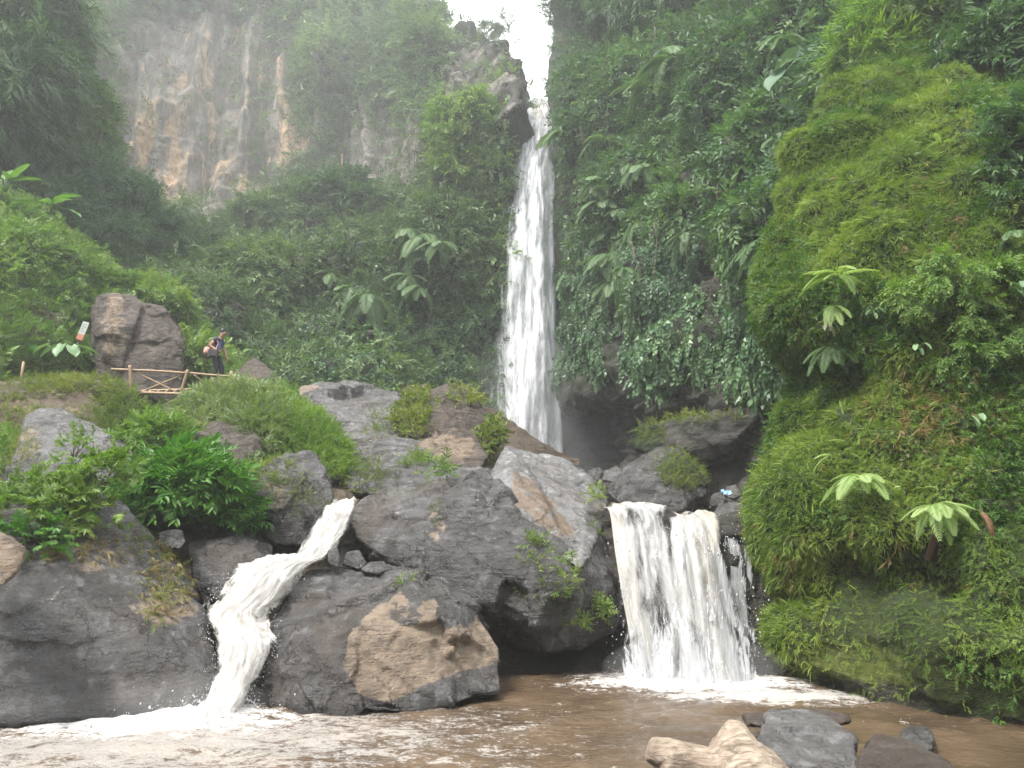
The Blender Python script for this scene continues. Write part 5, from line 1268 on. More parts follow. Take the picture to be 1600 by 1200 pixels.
fern('fern', 'hanging pale fronds right below the drooping fern', wall_pt(1300, 478, .4), .60, 4, 'frond', 509, az=[240, 265, 290], tilt=.5)
fern('fern', 'green fern in the dark hollow midway up the mossy wall', wall_pt(1300, 540, .4), .74, 7, 'frond_far', 510, az=[175, 200, 225, 250, 275, 300], tilt=.15)
fern('fern', 'faint fern fronds in the upper right of the mossy wall', wall_pt(1470, 222, .3), .45, 3, 'frond', 511, az=[180, 220, 330])
fern('fern', 'pale fern at the photo edge high on the mossy wall', wall_pt(1585, 365, .35), .6, 4, 'frond_far', 512, az=[180, 210, 250, 160])
# clump of big ferns on the cliff right of the fall
fs = [(940,285),(985,262),(1005,262),(940,318),(968,330),(1000,345),(945,368),(978,372),(955,400),(975,420),(960,440),(925,300)]
fl_ = ['topmost left','topmost middle','topmost right','second row left','second row middle','second row right','third row left','third row right','fourth row left','fourth row right','lowest','outermost left']
for i, (u, v) in enumerate(fs):
    fern('tree_fern', f'pale fern, {fl_[i]} of the cluster on the cliff right of the tall waterfall', cl_pt(Sb, u, v, [1.3, .8, 1.5][i % 3], ub, vb), [1.6, 1.15, 1.4, 1.8, 1.0][i % 5], [10, 7, 12, 8][i % 4], 'frond_far', 520 + i, group='fern cluster right of the tall waterfall', az=[190, 215, 240, 265, 290, 315, 345], tilt=.1)
more = [(880,205,'fern reaching over the top of the tall waterfall from the right',2.2,[160,190,215,150]),(945,215,'pale horizontal frond fern near the top of the tall waterfall',2.,[170,200,340,10]),
 (1075,368,'lone light green fern in the middle of the ivy cliff',1.5,[200,250,290,330,180]),(1200,380,'big hazy fern where the ivy cliff meets the mossy wall',2.2,[180,200,225,250]),
 (1015,135,'dark umbrella-shaped tree fern high on the right cliff',2.6,[170,195,215,345,10,325,270]),(1050,90,'topmost dark tree fern on the right cliff',2.6,[170,195,345,10,30,270]),
 (1235,235,'long-leaved fern hanging beside the top of the mossy wall',1.6,[200,235,250,260]),(1215,215,'narrow pale fern left of the long-leaved one',1.3,[220,250,280]),(1225,60,'fern below the dark trees right of the broad-leaved plant',1.6,[180,220,300,340])]
for i, (u, v, lb, L, az) in enumerate(more):
    fern('tree_fern', lb, cl_pt(Sb, u, v, 1.3, ub, vb), L * .85, len(az) + 2, 'frond_far', 540 + i, az=az, tilt=.05)
left = [(575,462,'broad bright fern low in the middle of the back cliff',2.4),(515,428,'small fern left of the broad one on the back cliff',1.6),(548,452,'fern between the small one and the broad one',1.8),(662,368,'largest fern high on the back cliff left of the tall waterfall',2.6),(640,362,'fern touching the left of the largest high one',2.0),(690,380,'fern touching the right of the largest high one',2.),(640,432,'fern below the largest high one',2.),(655,450,'lowest fern of the high group on the back cliff',1.7),(655,298,'umbrella fern under the rock tower beside the tall waterfall',2.4),(700,250,'fern hanging on the side of the rock tower',1.8)]
for i, (u, v, lb, L) in enumerate(left):
    fern('tree_fern', lb, cl_pt(Sc, u, v, 1.9, uc, vc), L * .9, 10, 'frond_far', 560 + i, az=[180, 215, 240, 265, 290, 320, 350], tilt=.15)

# ------------------------------------------------ broad leaves (taro, banana)
def bleaf(L, W, cup=.1, bend=.35, heart=True, seed=0):
    r = random.Random(seed); ns, nt = 9, 6; V = []; 
    for i in range(ns + 1):
        s = i / ns; w = W * .5 * (math.sin(math.pi * (s * .88 + .10)) ** (.6 if heart else .45))
        for j in range(-nt, nt + 1):
            t = j / nt; back = -.18 * L * (1 - s) ** 3 * abs(t) * heart
            V.append([L * s + back, w * t, cup * W * t * t - bend * L * s * s + .02 * L * math.sin(5 * s * 3.14 + r.random()) * abs(t)])
    V = np.array(V); return V, grid_faces(ns + 1, 2 * nt + 1)
def broadplant(name, label, cat_, pos, specs, mat, seed, L=.6, W=.5, stemh=.4, heart=True, group=None, bend=.35):
    r = random.Random(seed); root = empty(name, pos, label, cat_, group)
    for i, (az, el, sc, dx, dz) in enumerate(specs):
        V, F = bleaf(L * sc, W * sc, seed=seed + i, heart=heart, bend=bend)
        tip = np.array([dx, -.15, dz + stemh])
        R = np.array(Matrix.Rotation(math.radians(az), 3, 'Z') @ Matrix.Rotation(math.radians(-el), 3, 'Y') @ Matrix.Rotation(r.uniform(-.4, .4), 3, 'X'))
        o = mesh_np('leaf', V @ R.T + tip, [F], M[mat], {'tint': ('FACE', np.full(len(F), r.random()))}, parent=root, origin=np.zeros(3))
        md = tube_obj('stalk', [(np.array([[dx * .1, 0, 0], tip * [.6, .5, .6], tip]), np.array([.02, .015, .01]) * L * 2)], M['stalk'], parent=root, sides=6)
    return root
M['stalk'] = mat_plain('green_stalk', (.10, .17, .05), .5, .2)
broadplant('elephant_ear_plant', 'giant grey-green round-leaved plant at the top of the right cliff', 'plant', cl_pt(Sb, 1265, 130, 1.2, ub, vb),
   [(200,-35,1.3,-.9,.1),(260,-60,1.2,-.45,-.15),(285,-65,1.3,-.1,.9),(240,-50,1.1,.3,.35),(300,-60,1.35,.65,.6),(330,-30,1.1,.9,.2),(180,-20,1.2,-.5,.7),(250,-60,1.1,-.75,-.75)], 'taro_dk', 601, .80, .74, .3)
broadplant('banana_plant', 'young banana plant with bright upright leaves on the slope crest', 'plant', P(78, 335, 29.5),
   [(200,10,1.2,-.2,.1),(160,30,1.,-.5,.1),(330,15,1.2,.2,.1),(350,-5,1.,.5,-.1),(270,0,1.,.1,.1),(20,35,1.,.2,.3),(220,-20,.9,-.3,-.1),(320,-20,.9,.3,-.2)], 'banana', 602, .95, .32, .3, heart=False)
broadplant('banana_plant', 'bright banana leaves cut by the photo edge on the slope crest', 'plant', P(8, 300, 29),
   [(170,40,1.3,-.2,.1),(100,60,1.2,.0,.2),(20,30,1.2,.2,.1),(300,10,1.1,.1,.2),(340,50,1.,.3,.2)], 'banana', 603, .95, .32, .3, heart=False)
broadplant('taro_plant', 'wide pale taro leaves beside the leaning sign', 'plant', P(100, 552, 24.4),
   [(180,-20,1.,-.5,.1),(220,-30,1.,-.25,.0),(270,-40,1.,.0,.1),(320,-30,1.,.3,.05),(350,-15,1.1,.55,.05),(150,-10,.9,-.8,.05),(20,-10,.9,.75,0.)], 'taro', 604, .52, .40, .15)
broadplant('taro_plant', 'single broad-leaved sprout in the gap below the bamboo railing', 'plant', P(222, 672, 17), [(200,0,.8,-.1,.05),(340,10,.8,.1,.05),(270,-20,.7,0,.1),(90,30,.7,0.,.15)], 'banana', 605, .4, .26, .1)
# white-and-grey weathered leaves on the near wall
broadplant('rock_plant', 'rosette of faded pinkish grey leaves under the drooping fern', 'plant', wall_pt(1290, 510, .3), [(180,-10,.6,-.1,0),(230,-30,.7,-.05,-.05),(270,-50,.8,0,0),(310,-40,.7,.08,-.03),(350,-10,.7,.12,.03),(300,-60,.7,.03,-.1)], 'faded', 606, .26, .10, .05, heart=False)
for i, (u, v, lb) in enumerate([(1360, 490, 'two pale oval leaves right of the drooping fern'), (1430, 545, 'pale leaf pair in the middle of the mossy wall'), (1315, 575, 'grey leaf cluster beside the dark hollow'), (1515, 655, 'lone light leaf among vines toward the right of the mossy wall'), (1580,450,'pale leaves near the photo edge on the mossy wall')]):
    broadplant('rock_plant', lb, 'plant', wall_pt(u, v, .3), [(200 + 30 * i, -30, .8, -.06, 0), (320 - 20 * i, -35, .8, .08, .03), (270, -50, .7, 0, -.06)], 'taro', 610 + i, .18, .11, .03, heart=False)

# ------------------------------------------------ trees
def tree(label, base, h, blobs, tm, size, mat, n, seed, group=None, droop=.2, trunk=.18, name='tree', rnd=.5, lean=(0, 0)):
    """trunk and limbs, with a crown of leafy twigs gathered in clumps"""
    g = np.random.default_rng(seed); base = np.array(base, float)
    root = empty(name, base, label, 'tree', group)
    top = base + [lean[0], lean[1], h]; sg = [(np.array([base, base * .6 + top * .4 + [.1 * h * .3, 0, 0], top]) - base, np.array([trunk, trunk * .75, trunk * .3]))]
    tot = sum(b[1][0] * b[1][1] + b[1][2] * b[1][0] for b in blobs); Ps, Ds = [], []
    for c, r in blobs:
        c = np.array(c, float); r = np.array(r, float); share = int(n * (r[0] * r[1] + r[2] * r[0]) / tot)
        st = base * .45 + top * .55 + g.normal(0, .04, 3) * h
        for _ in range(3):
            e = c + g.normal(0, .35, 3) * r; sg.append((np.array([st, (st + e) / 2 + [0, 0, .06 * h], e]) - base, np.array([trunk * .4, trunk * .22, trunk * .06])))
        ncl = max(6, share // 40); cd = g.normal(0, 1, (ncl, 3)); cd /= np.linalg.norm(cd, axis=1)[:, None]
        cc = c + cd * (g.random(ncl)[:, None] ** .4) * r
        k = g.integers(0, ncl, share); off = g.normal(0, 1, (share, 3)) * r.mean() * .17 * np.array([1, 1, .7])
        p = cc[k] + off; d = (p - c) / r; d /= np.linalg.norm(d, axis=1)[:, None] + 1e-6
        Ps.append(p); Ds.append(d)
    p = np.concatenate(Ps); d = np.concatenate(Ds)
    V = cover(p, d, TS[tm], size, out=.6, down=droop, rnd=rnd, lift=(0, .1), seed=seed + 2, tscale=3)
    f = leafmesh('crown', V, M[mat], origin=base); f.location = (0, 0, 0); f.parent = root
    tube_obj('trunk', sg, M['bark'], parent=root, sides=7)
    return root
def B_(u, v, Y, r, q=(1, 1, 1)): return (P(u, v, Y), np.array([r * q[0], r * q[1], r * q[2]]))
tree('dark drooping bamboo mass filling the top left corner', P(-30, 330, 37), 13, [B_(0, 60, 36, 2.8), B_(50, 120, 36.5, 2.2), B_(5, 180, 35.5, 2.), B_(75, 50, 38, 1.9), B_(-70, 120, 34, 4), B_(50, -20, 37, 2.4), B_(60, 185, 37, 1.2)], 'bamboo', 1.1, 'leaf_dark', 15000, 701, droop=.6, name='bamboo_clump')
tree('yellow-green bush at the right edge of the dark bamboo mass', P(150, 250, 40), 4, [B_(150, 190, 40, 1.1), B_(135, 165, 40, 1.), B_(165, 215, 41, .8)], 'small', .7, 'leaf_grass', 900, 702)
tree('hazy round tree on the cliff top left of the sky gap', P(600, 60, 56), 7, [B_(560, 10, 55, 3.6), B_(618, 15, 55, 2.6), B_(645, 50, 54.5, 1.7), B_(600, -40, 56, 4), B_(500, 20, 54, 3)], 'small', 1.05, 'leaf_grass', 8000, 703)
tree('misty tree crown on the cliff top above the bare rock', P(420, 60, 55), 8, [B_(430, -20, 54, 3.2), B_(350, -40, 54, 3.), B_(480, 20, 54, 2.2), B_(290, -30, 53, 3)], 'fine', 1., 'leaf_far', 7000, 704)
tree('misty tree on the cliff top beside the bamboo mass', P(200, 60, 52), 8, [B_(190, -35, 50, 2.6), B_(250, -25, 51, 2.), B_(150, 0, 48, 1.6), B_(180, -90, 50, 4)], 'fine', .8, 'leaf_far', 3500, 705)
tree('thin little tree silhouetted against the sky on the rock tower', P(752, 72, 52), 1.6, [B_(765, 50, 52, .9), B_(785, 38, 52, .6), B_(740, 58, 52, .6), B_(800, 32, 52, .35)], 'small', .5, 'leaf_dark', 330, 706, trunk=.06)
tree('light-leaved tree in front of the rock tower left of the tall waterfall', P(730, 320, 43.5), 6, [B_(720, 185, 43, 1.6), B_(740, 175, 43.4, 1.2), B_(700, 225, 43, 1.3), B_(755, 220, 43.6, 1.2), B_(715, 255, 43, 1.1), B_(695, 195, 43, 1.)], 'small', .6, 'leaf_grass', 3800, 707, droop=.4)
tree('vine bush hanging on the side of the rock tower by the sky gap', P(800, 170, 46), 3, [B_(788, 150, 46.5, .6), B_(775, 175, 45.8, .9), B_(750, 200, 45.8, .8)], 'ivy', .4, 'leaf_mid', 700, 708, droop=.9)
tree('small tree below the bare rock in the middle of the back cliff', P(530, 330, 46), 4, [B_(530, 310, 45.6, 1.5), B_(560, 320, 45.6, 1.3), B_(500, 315, 45.6, 1.3), B_(545, 290, 46, 1.0)], 'small', .75, 'leaf_mid', 2600, 709)
tree('low tree left of the small tree below the bare rock', P(440, 345, 46), 3, [B_(440, 330, 46, 1.5), B_(470, 325, 46, 1.2), B_(405, 335, 46.5, 1.)], 'small', .75, 'leaf_far', 2400, 710)
tree('grey-green bush tree on the slope behind the banana plants', P(160, 350, 40), 4, [B_(120, 290, 39, 2.0), B_(180, 310, 40, 1.8), B_(150, 265, 40, 1.4), B_(210, 340, 41, 1.6), B_(90, 320, 37.5, 1.5), B_(240, 370, 42, 1.6), B_(165, 355, 38.5, 1.5)], 'fine', .7, 'leaf_ivy', 8000, 711)
tree('dark overhanging tree right of the sky gap', P(925, 70, 46), 7, [B_(915, 20, 45, 1.3), B_(940, 0, 44, 2.), B_(965, 40, 43.5, 2.), B_(905, -20, 45, 1.6), B_(925, 60, 45.5, 1.1), B_(1000, 10, 42, 2.4), B_(890, -45, 45, 1.2)], 'small', .6, 'leaf_dark', 6500, 712, droop=.5)
tree('spindly twigs of the overhanging tree reaching into the sky gap', P(885, 60, 46), 3.4, [B_(872, 8, 45.5, .6), B_(862, 30, 45.5, .4), B_(880, 40, 46, .5), B_(855, 5, 45.5, .4), B_(868, 85, 46, .5), B_(862, 125, 46, .3), B_(874, 150, 45.5, .5)], 'small', .42, 'leaf_dark', 620, 713, trunk=.07)
tree('dark tree on the right cliff top beside the tree ferns', P(1080, 100, 39), 7, [B_(1070, 20, 38, 2.4), B_(1110, 40, 37, 2.2), B_(1150, 10, 36, 2.6), B_(1040, -20, 39, 2.4), B_(1100, -40, 37, 3.)], 'bamboo', .9, 'leaf_dark', 6500, 714, droop=.6)
tree('bushy mid-green tree hanging over the right cliff edge', P(900, 200, 43), 4, [B_(915, 150, 42.5, 1.2), B_(945, 165, 42, 1.3), B_(965, 185, 41, 1.3), B_(930, 200, 41.6, 1.), B_(910, 110, 44, 1.)], 'small', .5, 'leaf_mid', 4200, 715, droop=.5)
tree('feathery dark tree above the broad-leaved plant', P(1240, 60, 33), 6, [B_(1190, 20, 33, 2.2), B_(1240, 10, 32, 2.2), B_(1290, 30, 30, 1.9), B_(1160, 60, 34, 1.6), B_(1210, 60, 32, 1.3), B_(1260, -40, 31, 3)], 'bamboo', .85, 'leaf_dark', 6500, 716, droop=.6)
tree('bright green bamboo leaning over the top of the mossy wall', P(1420, 120, 20.5), 3.4, [B_(1370, 60, 20, .95), B_(1420, 40, 19.6, 1.1), B_(1345, 95, 19.8, .6), B_(1400, 95, 19.2, .75), B_(1460, 10, 19.4, 1.2), B_(1420, -10, 20, 1.2), B_(1500, 40, 19.2, .8)], 'bamboo', .62, 'leaf_bright', 6500, 717, droop=.4, name='bamboo_clump')
tree('dark shrubby tree in the top right corner', P(1560, 140, 17), 3.5, [B_(1520, 110, 16.8, .75), B_(1570, 90, 16.4, .9), B_(1620, 60, 16, 1.1), B_(1560, 30, 17, 1.2), B_(1640, 130, 15.4, .9), B_(1500, 60, 17.6, .8), B_(1600, -20, 16.6, 1.4)], 'lance', .42, 'leaf_dark', 5200, 718, droop=.4)
tree('light leafy bush at the photo edge on the mossy wall', P(1600, 250, 13.4), 1, [B_(1575, 200, 13., .45), B_(1600, 240, 12.8, .5), B_(1560, 245, 13.2, .35), B_(1595, 290, 12.8, .4), B_(1620, 170, 13., .5)], 'lance', .28, 'leaf_mid', 900, 719, name='leafy_bush')
tree('tangle of pale leafy vines in the right middle of the mossy wall', P(1500, 520, 12.2), .8, [B_(1480, 440, 12.1, .45), B_(1540, 455, 11.9, .45), B_(1510, 500, 12.1, .4), B_(1430, 470, 12.3, .35), B_(1560, 540, 11.8, .4), B_(1500, 560, 12.1, .3)], 'small', .22, 'leaf_grass', 1700, 720, name='vine_tangle', trunk=.03, droop=.7)
tree('low leafy bush behind the tall leaning rock', P(250, 480, 31), 1.5, [B_(240, 470, 30.5, 1.1), B_(280, 490, 31, 1.), B_(215, 460, 30.5, .7)], 'small', .45, 'leaf_grass', 1500, 721, name='leafy_bush')
# ================================================================== bamboo bridge
Yb = 24.6
def bp(u, v, dy=0): return P(u, v, Yb + dy)
br = empty('bamboo_bridge', bp(285, 618), 'small bamboo footbridge with a crossed railing', 'bridge')
bo = np.array(br.location)
def cane(name, pts, r=.035):
    pts = np.array(pts, float) - bo; n = max(2, int(np.linalg.norm(pts[-1] - pts[0]) / .28)); P2, Rr = [], []
    t = np.linspace(0, 1, n * 3 + 1); seg = np.linspace(0, 1, len(pts))
    for i, q in enumerate(t):
        P2.append([np.interp(q, seg, pts[:, k]) for k in range(3)]); Rr.append(r * (1.16 if i % 3 == 0 else .95) * (1.05 - .12 * q))
    return tube_obj(name, [(np.array(P2), np.array(Rr))], M['bamboo'], parent=br, sides=9)
cane('handrail', [bp(174, 577), bp(240, 579.5), bp(292, 583)], .042)
cane('handrail', [bp(288, 582, -.05), bp(330, 586, -.05), bp(373, 589, -.05)], .038)
for a, b in [((203, 571), (206, 640)), ((293.5, 578), (281, 618)), ((362, 580), (360, 612))]:
    cane('post', [bp(*a, -.1), bp(*b, -.1)], .046)
for a, b in [((209, 580), (275, 612)), ((229, 609), (289, 584)), ((303, 586), (319, 598)), ((359, 592), (342, 600)), ((250, 636), (277, 623))]:
    cane('brace', [bp(*a, .05), bp(*b, .05)], .028)
cane('deck_beam', [bp(222, 613.5, -.12), bp(300, 616, -.12)], .048)
cane('deck_beam', [bp(215, 611, .9), bp(380, 606, .9)], .045)
cane('support_pole', [bp(271, 648, .2), bp(255, 705, -.1)], .045)
for i in range(11):
    u = 232 + i * 13.5
    cane('deck_slat', [bp(u, 614.5 - i * .5, -.05), bp(u + 3, 610.5 - i * .4, .95)], .04)
st = tube_obj('bamboo_stake', [(np.array([P(31, 603, 21), P(34, 585, 21), P(37, 565, 21)]), np.array([.04, .04, .035]))], M['bamboo'], sides=9)
props(st, 'lone bamboo stake in the slope at the far left', 'stake')

# leaning little sign by the slope
sgn = empty('sign', P(124, 530, 24.8), 'small leaning board, white above and orange below', 'sign')
R = np.array(Matrix.Rotation(.28, 3, 'Y'))
def plate(name, lo, hi, mat):
    lo, hi = np.array(lo), np.array(hi); V = np.array([[(hi if i & 1 else lo)[0], (hi if i & 2 else lo)[1], (hi if i & 4 else lo)[2]] for i in range(8)]) @ R.T
    return mesh_np(name, V, [np.array([[0, 2, 3, 1], [4, 5, 7, 6], [0, 1, 5, 4], [2, 6, 7, 3], [0, 4, 6, 2], [1, 3, 7, 5]])], mat, smooth=False, parent=sgn, origin=np.zeros(3))
M['white'] = mat_plain('sign_white', (.40, .42, .40), .7, .3, 9); M['orange'] = mat_plain('sign_orange', (.42, .16, .10), .7, .3, 9); M['grey_ink'] = mat_plain('sign_marks', (.22, .26, .25), .7)
plate('board', (-.11, -.012, .18), (.11, .012, .62), M['white']); plate('lower_board', (-.11, -.014, -.02), (.11, .014, .178), M['orange'])
plate('post', (-.02, .016, -.3), (.02, .05, .5), M['bark'])
for i, z in enumerate((.26, .34, .42, .50)): plate('marking', (-.07, -.016, z), (.06 - .02 * (i % 2), -.0125, z + .035), M['grey_ink'])

# blue litter on the stones by the small fall
g_ = np.random.default_rng(3); gx, gy = np.meshgrid(np.linspace(-.11, .11, 14), np.linspace(-.08, .08, 12)); S = np.stack([gx.ravel(), gy.ravel(), 0 * gx.ravel()], 1)
S[:, 2] = .05 + .05 * fbm(S * 18, 3, 5) + .03 * S[:, 1]; S = S @ rotm(.7, .2, 0).T; lit = P(1134, 771, 17.6)
M['blue_plastic'] = mat_plain('blue_plastic', (.22, .42, .62), .35, .3, 10)
lo = mesh_np('plastic_litter', S + lit, [grid_faces(12, 14)], M['blue_plastic']); md = lo.modifiers.new('thick', 'SOLIDIFY'); md.thickness = .004
props(lo, 'scrap of crumpled light blue plastic on the stones above the small waterfall', 'litter')

# ================================================================== driftwood
def blend_tubes(name, label, cat_, chains, voxel, mat, dispf, smooth=4, kind=None):
    bm = bmesh.new()
    for pts, rad in chains:
        V, F = tube(pts, rad, 16); vs = [bm.verts.new(p) for p in V]
        for f in F:
            ids = []
            for q in f:
                if q not in ids: ids.append(q)
            bm.faces.new([vs[q] for q in ids])
    bmesh.ops.recalc_face_normals(bm, faces=bm.faces)
    me = bpy.data.meshes.new('t'); bm.to_mesh(me); bm.free(); o = bpy.data.objects.new('t', me); COL.objects.link(o)
    md = o.modifiers.new('r', 'REMESH'); md.mode = 'VOXEL'; md.voxel_size = voxel
    dg = bpy.context.evaluated_depsgraph_get(); ev = o.evaluated_get(dg); m2 = ev.to_mesh()
    V = np.empty(len(m2.vertices) * 3, np.float32); m2.vertices.foreach_get('co', V); V = V.reshape(-1, 3).astype(float)
    F = np.empty(len(m2.polygons) * 4, np.int32); m2.polygons.foreach_get('vertices', F); F = F.reshape(-1, 4)
    E = np.empty(len(m2.edges) * 2, np.int32); m2.edges.foreach_get('vertices', E); E = E.reshape(-1, 2)
    ev.to_mesh_clear(); bpy.data.objects.remove(o); bpy.data.meshes.remove(me)
    V = laplace(V, E, smooth); V = V + vnormals(V, F) * dispf(V)[:, None]
    return props(mesh_np(name, V, [F], mat), label, cat_, kind=kind)
def mat_wood():
    k = NT('driftwood'); ps = k.n('TexCoord').outputs['Object']
    st = k.scale(ps, (2.2, 9, 9), (0, .75, -.5))
    g1 = k.noise(3, 8, .62, st, .8); g2 = k.noise(2.2, 5, .6, ps, .4)
    c = k.ramp(g1, [(.35, (.11, .085, .06)), (.5, (.235, .185, .135)), (.64, (.34, .285, .23))])
    c = k.mix(k.mapr(g2, .50, .66), c, (.19, .135, .10)); c = k.mix(k.mapr(k.noise(7, 4, .6, ps), .62, .70), c, (.09, .055, .03))
    h = k.math('ADD', g1, k.math('MULTIPLY', k.noise(9, 5, .6, ps), .4))
    b = k.n('Bump', {'Height': h, 'Strength': .6, 'Distance': .03})
    return k.surf(k.n('BsdfPrincipled', {'Base Color': c, 'Roughness': .72, 'Normal': b.outputs[0]}).outputs[0])
M['wood'] = mat_wood()
Q = lambda u, v, y: P(u, v, y)
blend_tubes('driftwood_log', 'pale forked driftwood log in the foreground', 'log', [
   (np.array([Q(1036, 1180, 5.55), Q(1070, 1196, 5.6), Q(1130, 1215, 5.6), Q(1220, 1290, 5.4), Q(1350, 1420, 5.)]), np.array([.115, .135, .17, .22, .26])),
   (np.array([Q(1150, 1128, 5.75), Q(1149, 1144, 5.72), Q(1150, 1170, 5.66), Q(1160, 1205, 5.6), Q(1200, 1280, 5.4)]), np.array([.05, .11, .19, .25, .30])),
   (np.array([Q(1013, 1168, 5.6), Q(1040, 1178, 5.6)]), np.array([.075, .115]))], .012, M['wood'],
   lambda V: .018 * fbm(V * 4, 4, 3) + .012 * fbm(V * np.array([4, 14, 14]), 3, 8), 6)

# ================================================================== the walker
Yp = 25.3
foot = P(336, 600, Yp); H_ = 1.78
per = empty('person', foot, 'young man with bags stepping along the bamboo bridge, looking down', 'person')
def skin_obj(name, nodes, edges, mat, parent, sub=2, root=0):
    me = bpy.data.meshes.new(name); me.from_pydata([n_[0] for n_ in nodes], edges, [])
    o = bpy.data.objects.new(name, me); COL.objects.link(o)
    sk = o.modifiers.new('s', 'SKIN'); sk.use_smooth_shade = True
    for i, n_ in enumerate(nodes):
        rr = n_[1] if isinstance(n_[1], tuple) else (n_[1], n_[1])
        me.skin_vertices[0].data[i].radius = rr
        me.skin_vertices[0].data[i].use_root = (i == root)
    ss_ = o.modifiers.new('d', 'SUBSURF'); ss_.levels = sub; ss_.render_levels = sub
    dg = bpy.context.evaluated_depsgraph_get(); m2 = bpy.data.meshes.new_from_object(o.evaluated_get(dg), depsgraph=dg)
    bpy.data.objects.remove(o); m2.name = name; m2.materials.clear(); m2.materials.append(mat)
    for p_ in m2.polygons: p_.use_smooth = True
    o = bpy.data.objects.new(name, m2); COL.objects.link(o); o.parent = parent; return o
M['skin'] = mat_plain('skin', (.34, .19, .12), .55, .08); M['hair'] = mat_plain('hair', (.012, .010, .010), .5, .3); M['shirt'] = mat_plain('shirt_dark_blue', (.018, .022, .05), .8, .3, 12)
M['panel'] = mat_plain('shirt_blue_panel', (.06, .13, .32), .8, .2); M['trousers'] = mat_plain('dark_trousers', (.016, .02, .028), .85, .3); M['pink'] = mat_plain('pink_cloth', (.60, .30, .26), .75, .2); M['bagblack'] = mat_plain('black_bag', (.02, .018, .022), .6, .3, 20); M['shoe'] = mat_plain('shoe', (.03, .03, .03), .6)
M['yellow'] = mat_plain('yellow_trim', (.55, .45, .12), .6)
# x forward (to the picture's right), y away, z up; near side is -y
hip = (-.06, 0, .90)
body = [((-.05,0,.92),(.15,.12)), ((-.05,0,1.08),(.13,.11)), ((-.02,0,1.25),(.165,.12)), ((.01,0,1.38),(.15,.11)), ((.05,0,1.46),(.06,.06)), ((.09,0,1.53),(.055,.055)), ((.125,0,1.61),(.10,.09)), ((.135,0,1.68),(.085,.08)),
 ((-.06,-.10,.86),.095), ((.05,-.11,.50),.065), ((-.02,-.11,.12),.042), ((-.03,-.11,.05),.045), ((.12,-.12,.02),.032),
 ((-.03,.10,.86),.095), ((.14,.11,.52),.065), ((.12,.11,.14),.042), ((.11,.11,.05),.045), ((.26,.12,.02),.032),
 ((-.01,-.19,1.37),.058), ((-.15,-.25,1.14),.045), ((.08,-.27,.99),.035), ((.14,-.26,.96),.03),
 ((.04,.19,1.37),.058), ((.12,.22,1.12),.045), ((.20,.20,.90),.035), ((.22,.20,.83),.03),
 ((.21,0,1.585),.022), ((.20,0,1.54),.03)]
be = [(0,1),(1,2),(2,3),(3,4),(4,5),(5,6),(6,7),(0,8),(8,9),(9,10),(10,11),(11,12),(0,13),(13,14),(14,15),(15,16),(16,17),(3,18),(18,19),(19,20),(20,21),(3,22),(22,23),(23,24),(24,25),(6,26),(6,27)]
# hands: four fingers and a thumb each
for wi, base in ((21, (.14,-.26,.96)), (25, (.22,.20,.83))):
    for j in range(4):
        k = len(body); dx = .028 - j * .018; dl = [.05, .058, .055, .042][j]
        if wi == 21: a, b = (base[0]+.04, base[1]+.01, base[2]-.022+j*.016), (base[0]+.04+dl*.5, base[1]+.035, base[2]-.03+j*.016)
        else: a, b = (base[0]+dx, base[1], base[2]-.05), (base[0]+dx+.012, base[1]-.01, base[2]-.05-dl)
        body += [(a, .0095), (b, .008)]; be += [(wi, k), (k, k+1)]
    k = len(body); a = (base[0]+.03, base[1]-.02, base[2]+.02) if wi == 21 else (base[0]+.045, base[1]-.02, base[2]-.02)
    b = (a[0]+.03, a[1], a[2]-.005) if wi == 21 else (a[0]+.012, a[1]-.01, a[2]-.04); body += [(a, .011), (b, .009)]; be += [(wi, k), (k, k+1)]
sc_ = lambda L: [(tuple(x * H_ / 1.74 for x in p_), r_) for p_, r_ in L]
skin_obj('body', sc_(body), be, M['skin'], per)
skin_obj('hair', sc_([((.085,0,1.60),(.09,.095)), ((.11,0,1.69),(.108,.10)), ((.17,0,1.74),(.075,.08))]), [(0,1),(1,2)], M['hair'], per)
shirt = [((-.05,0,.93),(.165,.135)), ((-.05,0,1.08),(.155,.13)), ((-.02,0,1.25),(.185,.135)), ((.01,0,1.385),(.165,.125)), ((.045,0,1.45),(.07,.07)), ((-.01,-.19,1.37),.082), ((-.07,-.22,1.26),.075), ((.04,.19,1.37),.082), ((.075,.21,1.26),.075)]
skin_obj('shirt', sc_(shirt), [(0,1),(1,2),(2,3),(3,4),(3,5),(5,6),(3,7),(7,8)], M['shirt'], per)
pan = [((.05,-.075,1.00),(.06,.08)), ((.06,-.085,1.20),(.065,.085)), ((.07,-.07,1.34),(.06,.07))]
skin_obj('shirt_front', sc_(pan), [(0,1),(1,2)], M['panel'], per)
tr = [((-.055,0,.95),(.155,.13)), ((-.06,-.10,.85),.115), ((.045,-.11,.50),.085), ((-.02,-.11,.16),.068), ((-.03,.10,.85),.115), ((.135,.11,.52),.085), ((.12,.11,.18),.068)]
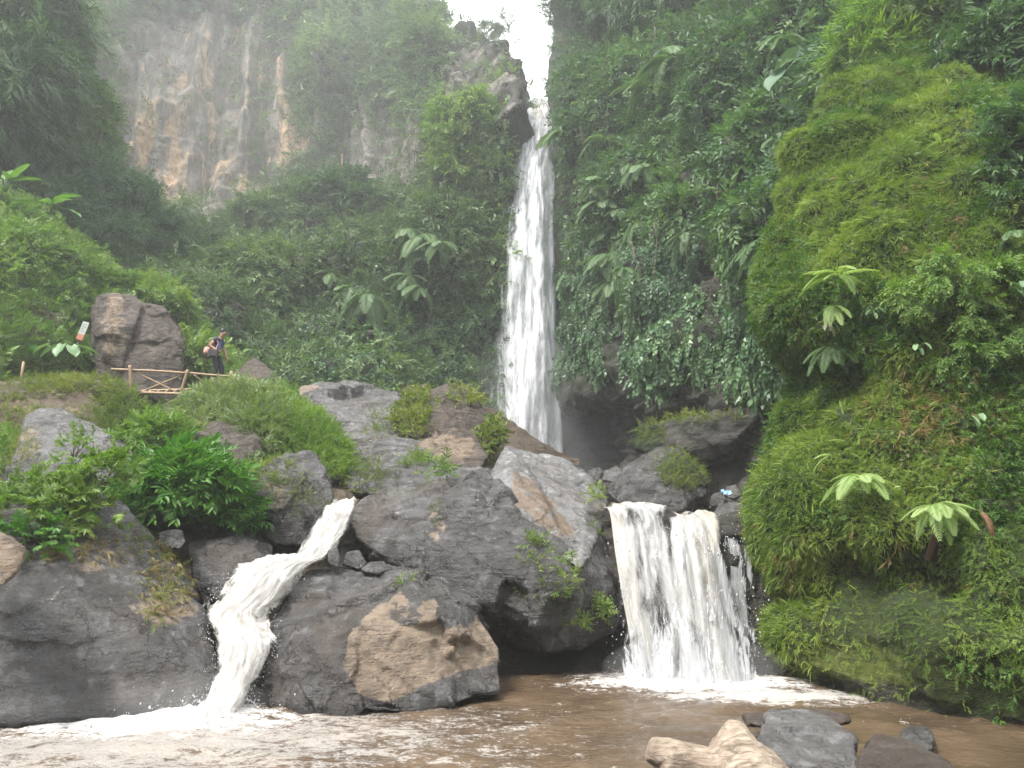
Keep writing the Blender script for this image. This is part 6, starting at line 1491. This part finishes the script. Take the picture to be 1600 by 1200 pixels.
skin_obj('trousers', sc_(tr), [(0,1),(1,2),(2,3),(0,4),(4,5),(5,6)], M['trousers'], per)
for y0, x0 in ((-.112, -.04), (.112, .10)):
    skin_obj('shoe', sc_([((x0-.03,y0,.045),(.052,.05)), ((x0+.07,y0,.04),(.05,.04)), ((x0+.17,y0,.028),(.045,.03))]), [(0,1),(1,2)], M['shoe'], per)
per.scale = (1.08, 1.08, 1.08)
bag1 = empty('backpack', foot + np.array([-.33, -.08, 1.10]), 'pink bag hanging at the back of the walking man', 'bag')
skin_obj('bag_body', [((-.02,0,-.10),(.09,.12)), ((0,0,.05),(.10,.13)), ((.02,0,.18),(.07,.10))], [(0,1),(1,2)], M['pink'], bag1)
skin_obj('strap', [((.05,-.10,.18),.014), ((.18,-.16,.34),.014), ((.33,-.16,.42),.016), ((.42,-.14,.26),.014), ((.36,-.20,.02),.014)], [(0,1),(1,2),(2,3),(3,4)], M['pink'], bag1, 1)
bag2 = empty('shoulder_bag', foot + np.array([-.02, -.33, .99]), 'black shoulder bag with yellow corners held against the hip of the walking man', 'bag')
V = np.array([[x, y, z] for z in (-.13, .12) for y in (-.06, .06) for x in (-.19, .2)], float); V[4:, 0] *= .92
bm = bmesh.new(); vs = [bm.verts.new(p_) for p_ in V]; bmesh.ops.convex_hull(bm, input=vs); bmesh.ops.bevel(bm, geom=bm.edges[:], offset=.03, segments=3, affect='EDGES'); me = bpy.data.meshes.new('bag_body'); bm.to_mesh(me); bm.free(); me.materials.append(M['bagblack']); o = bpy.data.objects.new('bag_body', me); COL.objects.link(o); o.parent = bag2
for x in (-.15, .16): skin_obj('corner_trim', [((x,-.06,-.115),(.03,.012)), ((x*.8,-.06,-.11),(.025,.012))], [(0,1)], M['yellow'], bag2, 1)
skin_obj('strap', [((-.15,0,.11),.012), ((-.02,.06,.38),.012), ((.08,.14,.50),.013), ((.14,.06,.36),.012), ((.17,0,.11),.012)], [(0,1),(1,2),(2,3),(3,4)], M['bagblack'], bag2, 1)
print('TOTAL polys', sum(len(o.data.polygons) for o in bpy.data.objects if o.type == 'MESH'))
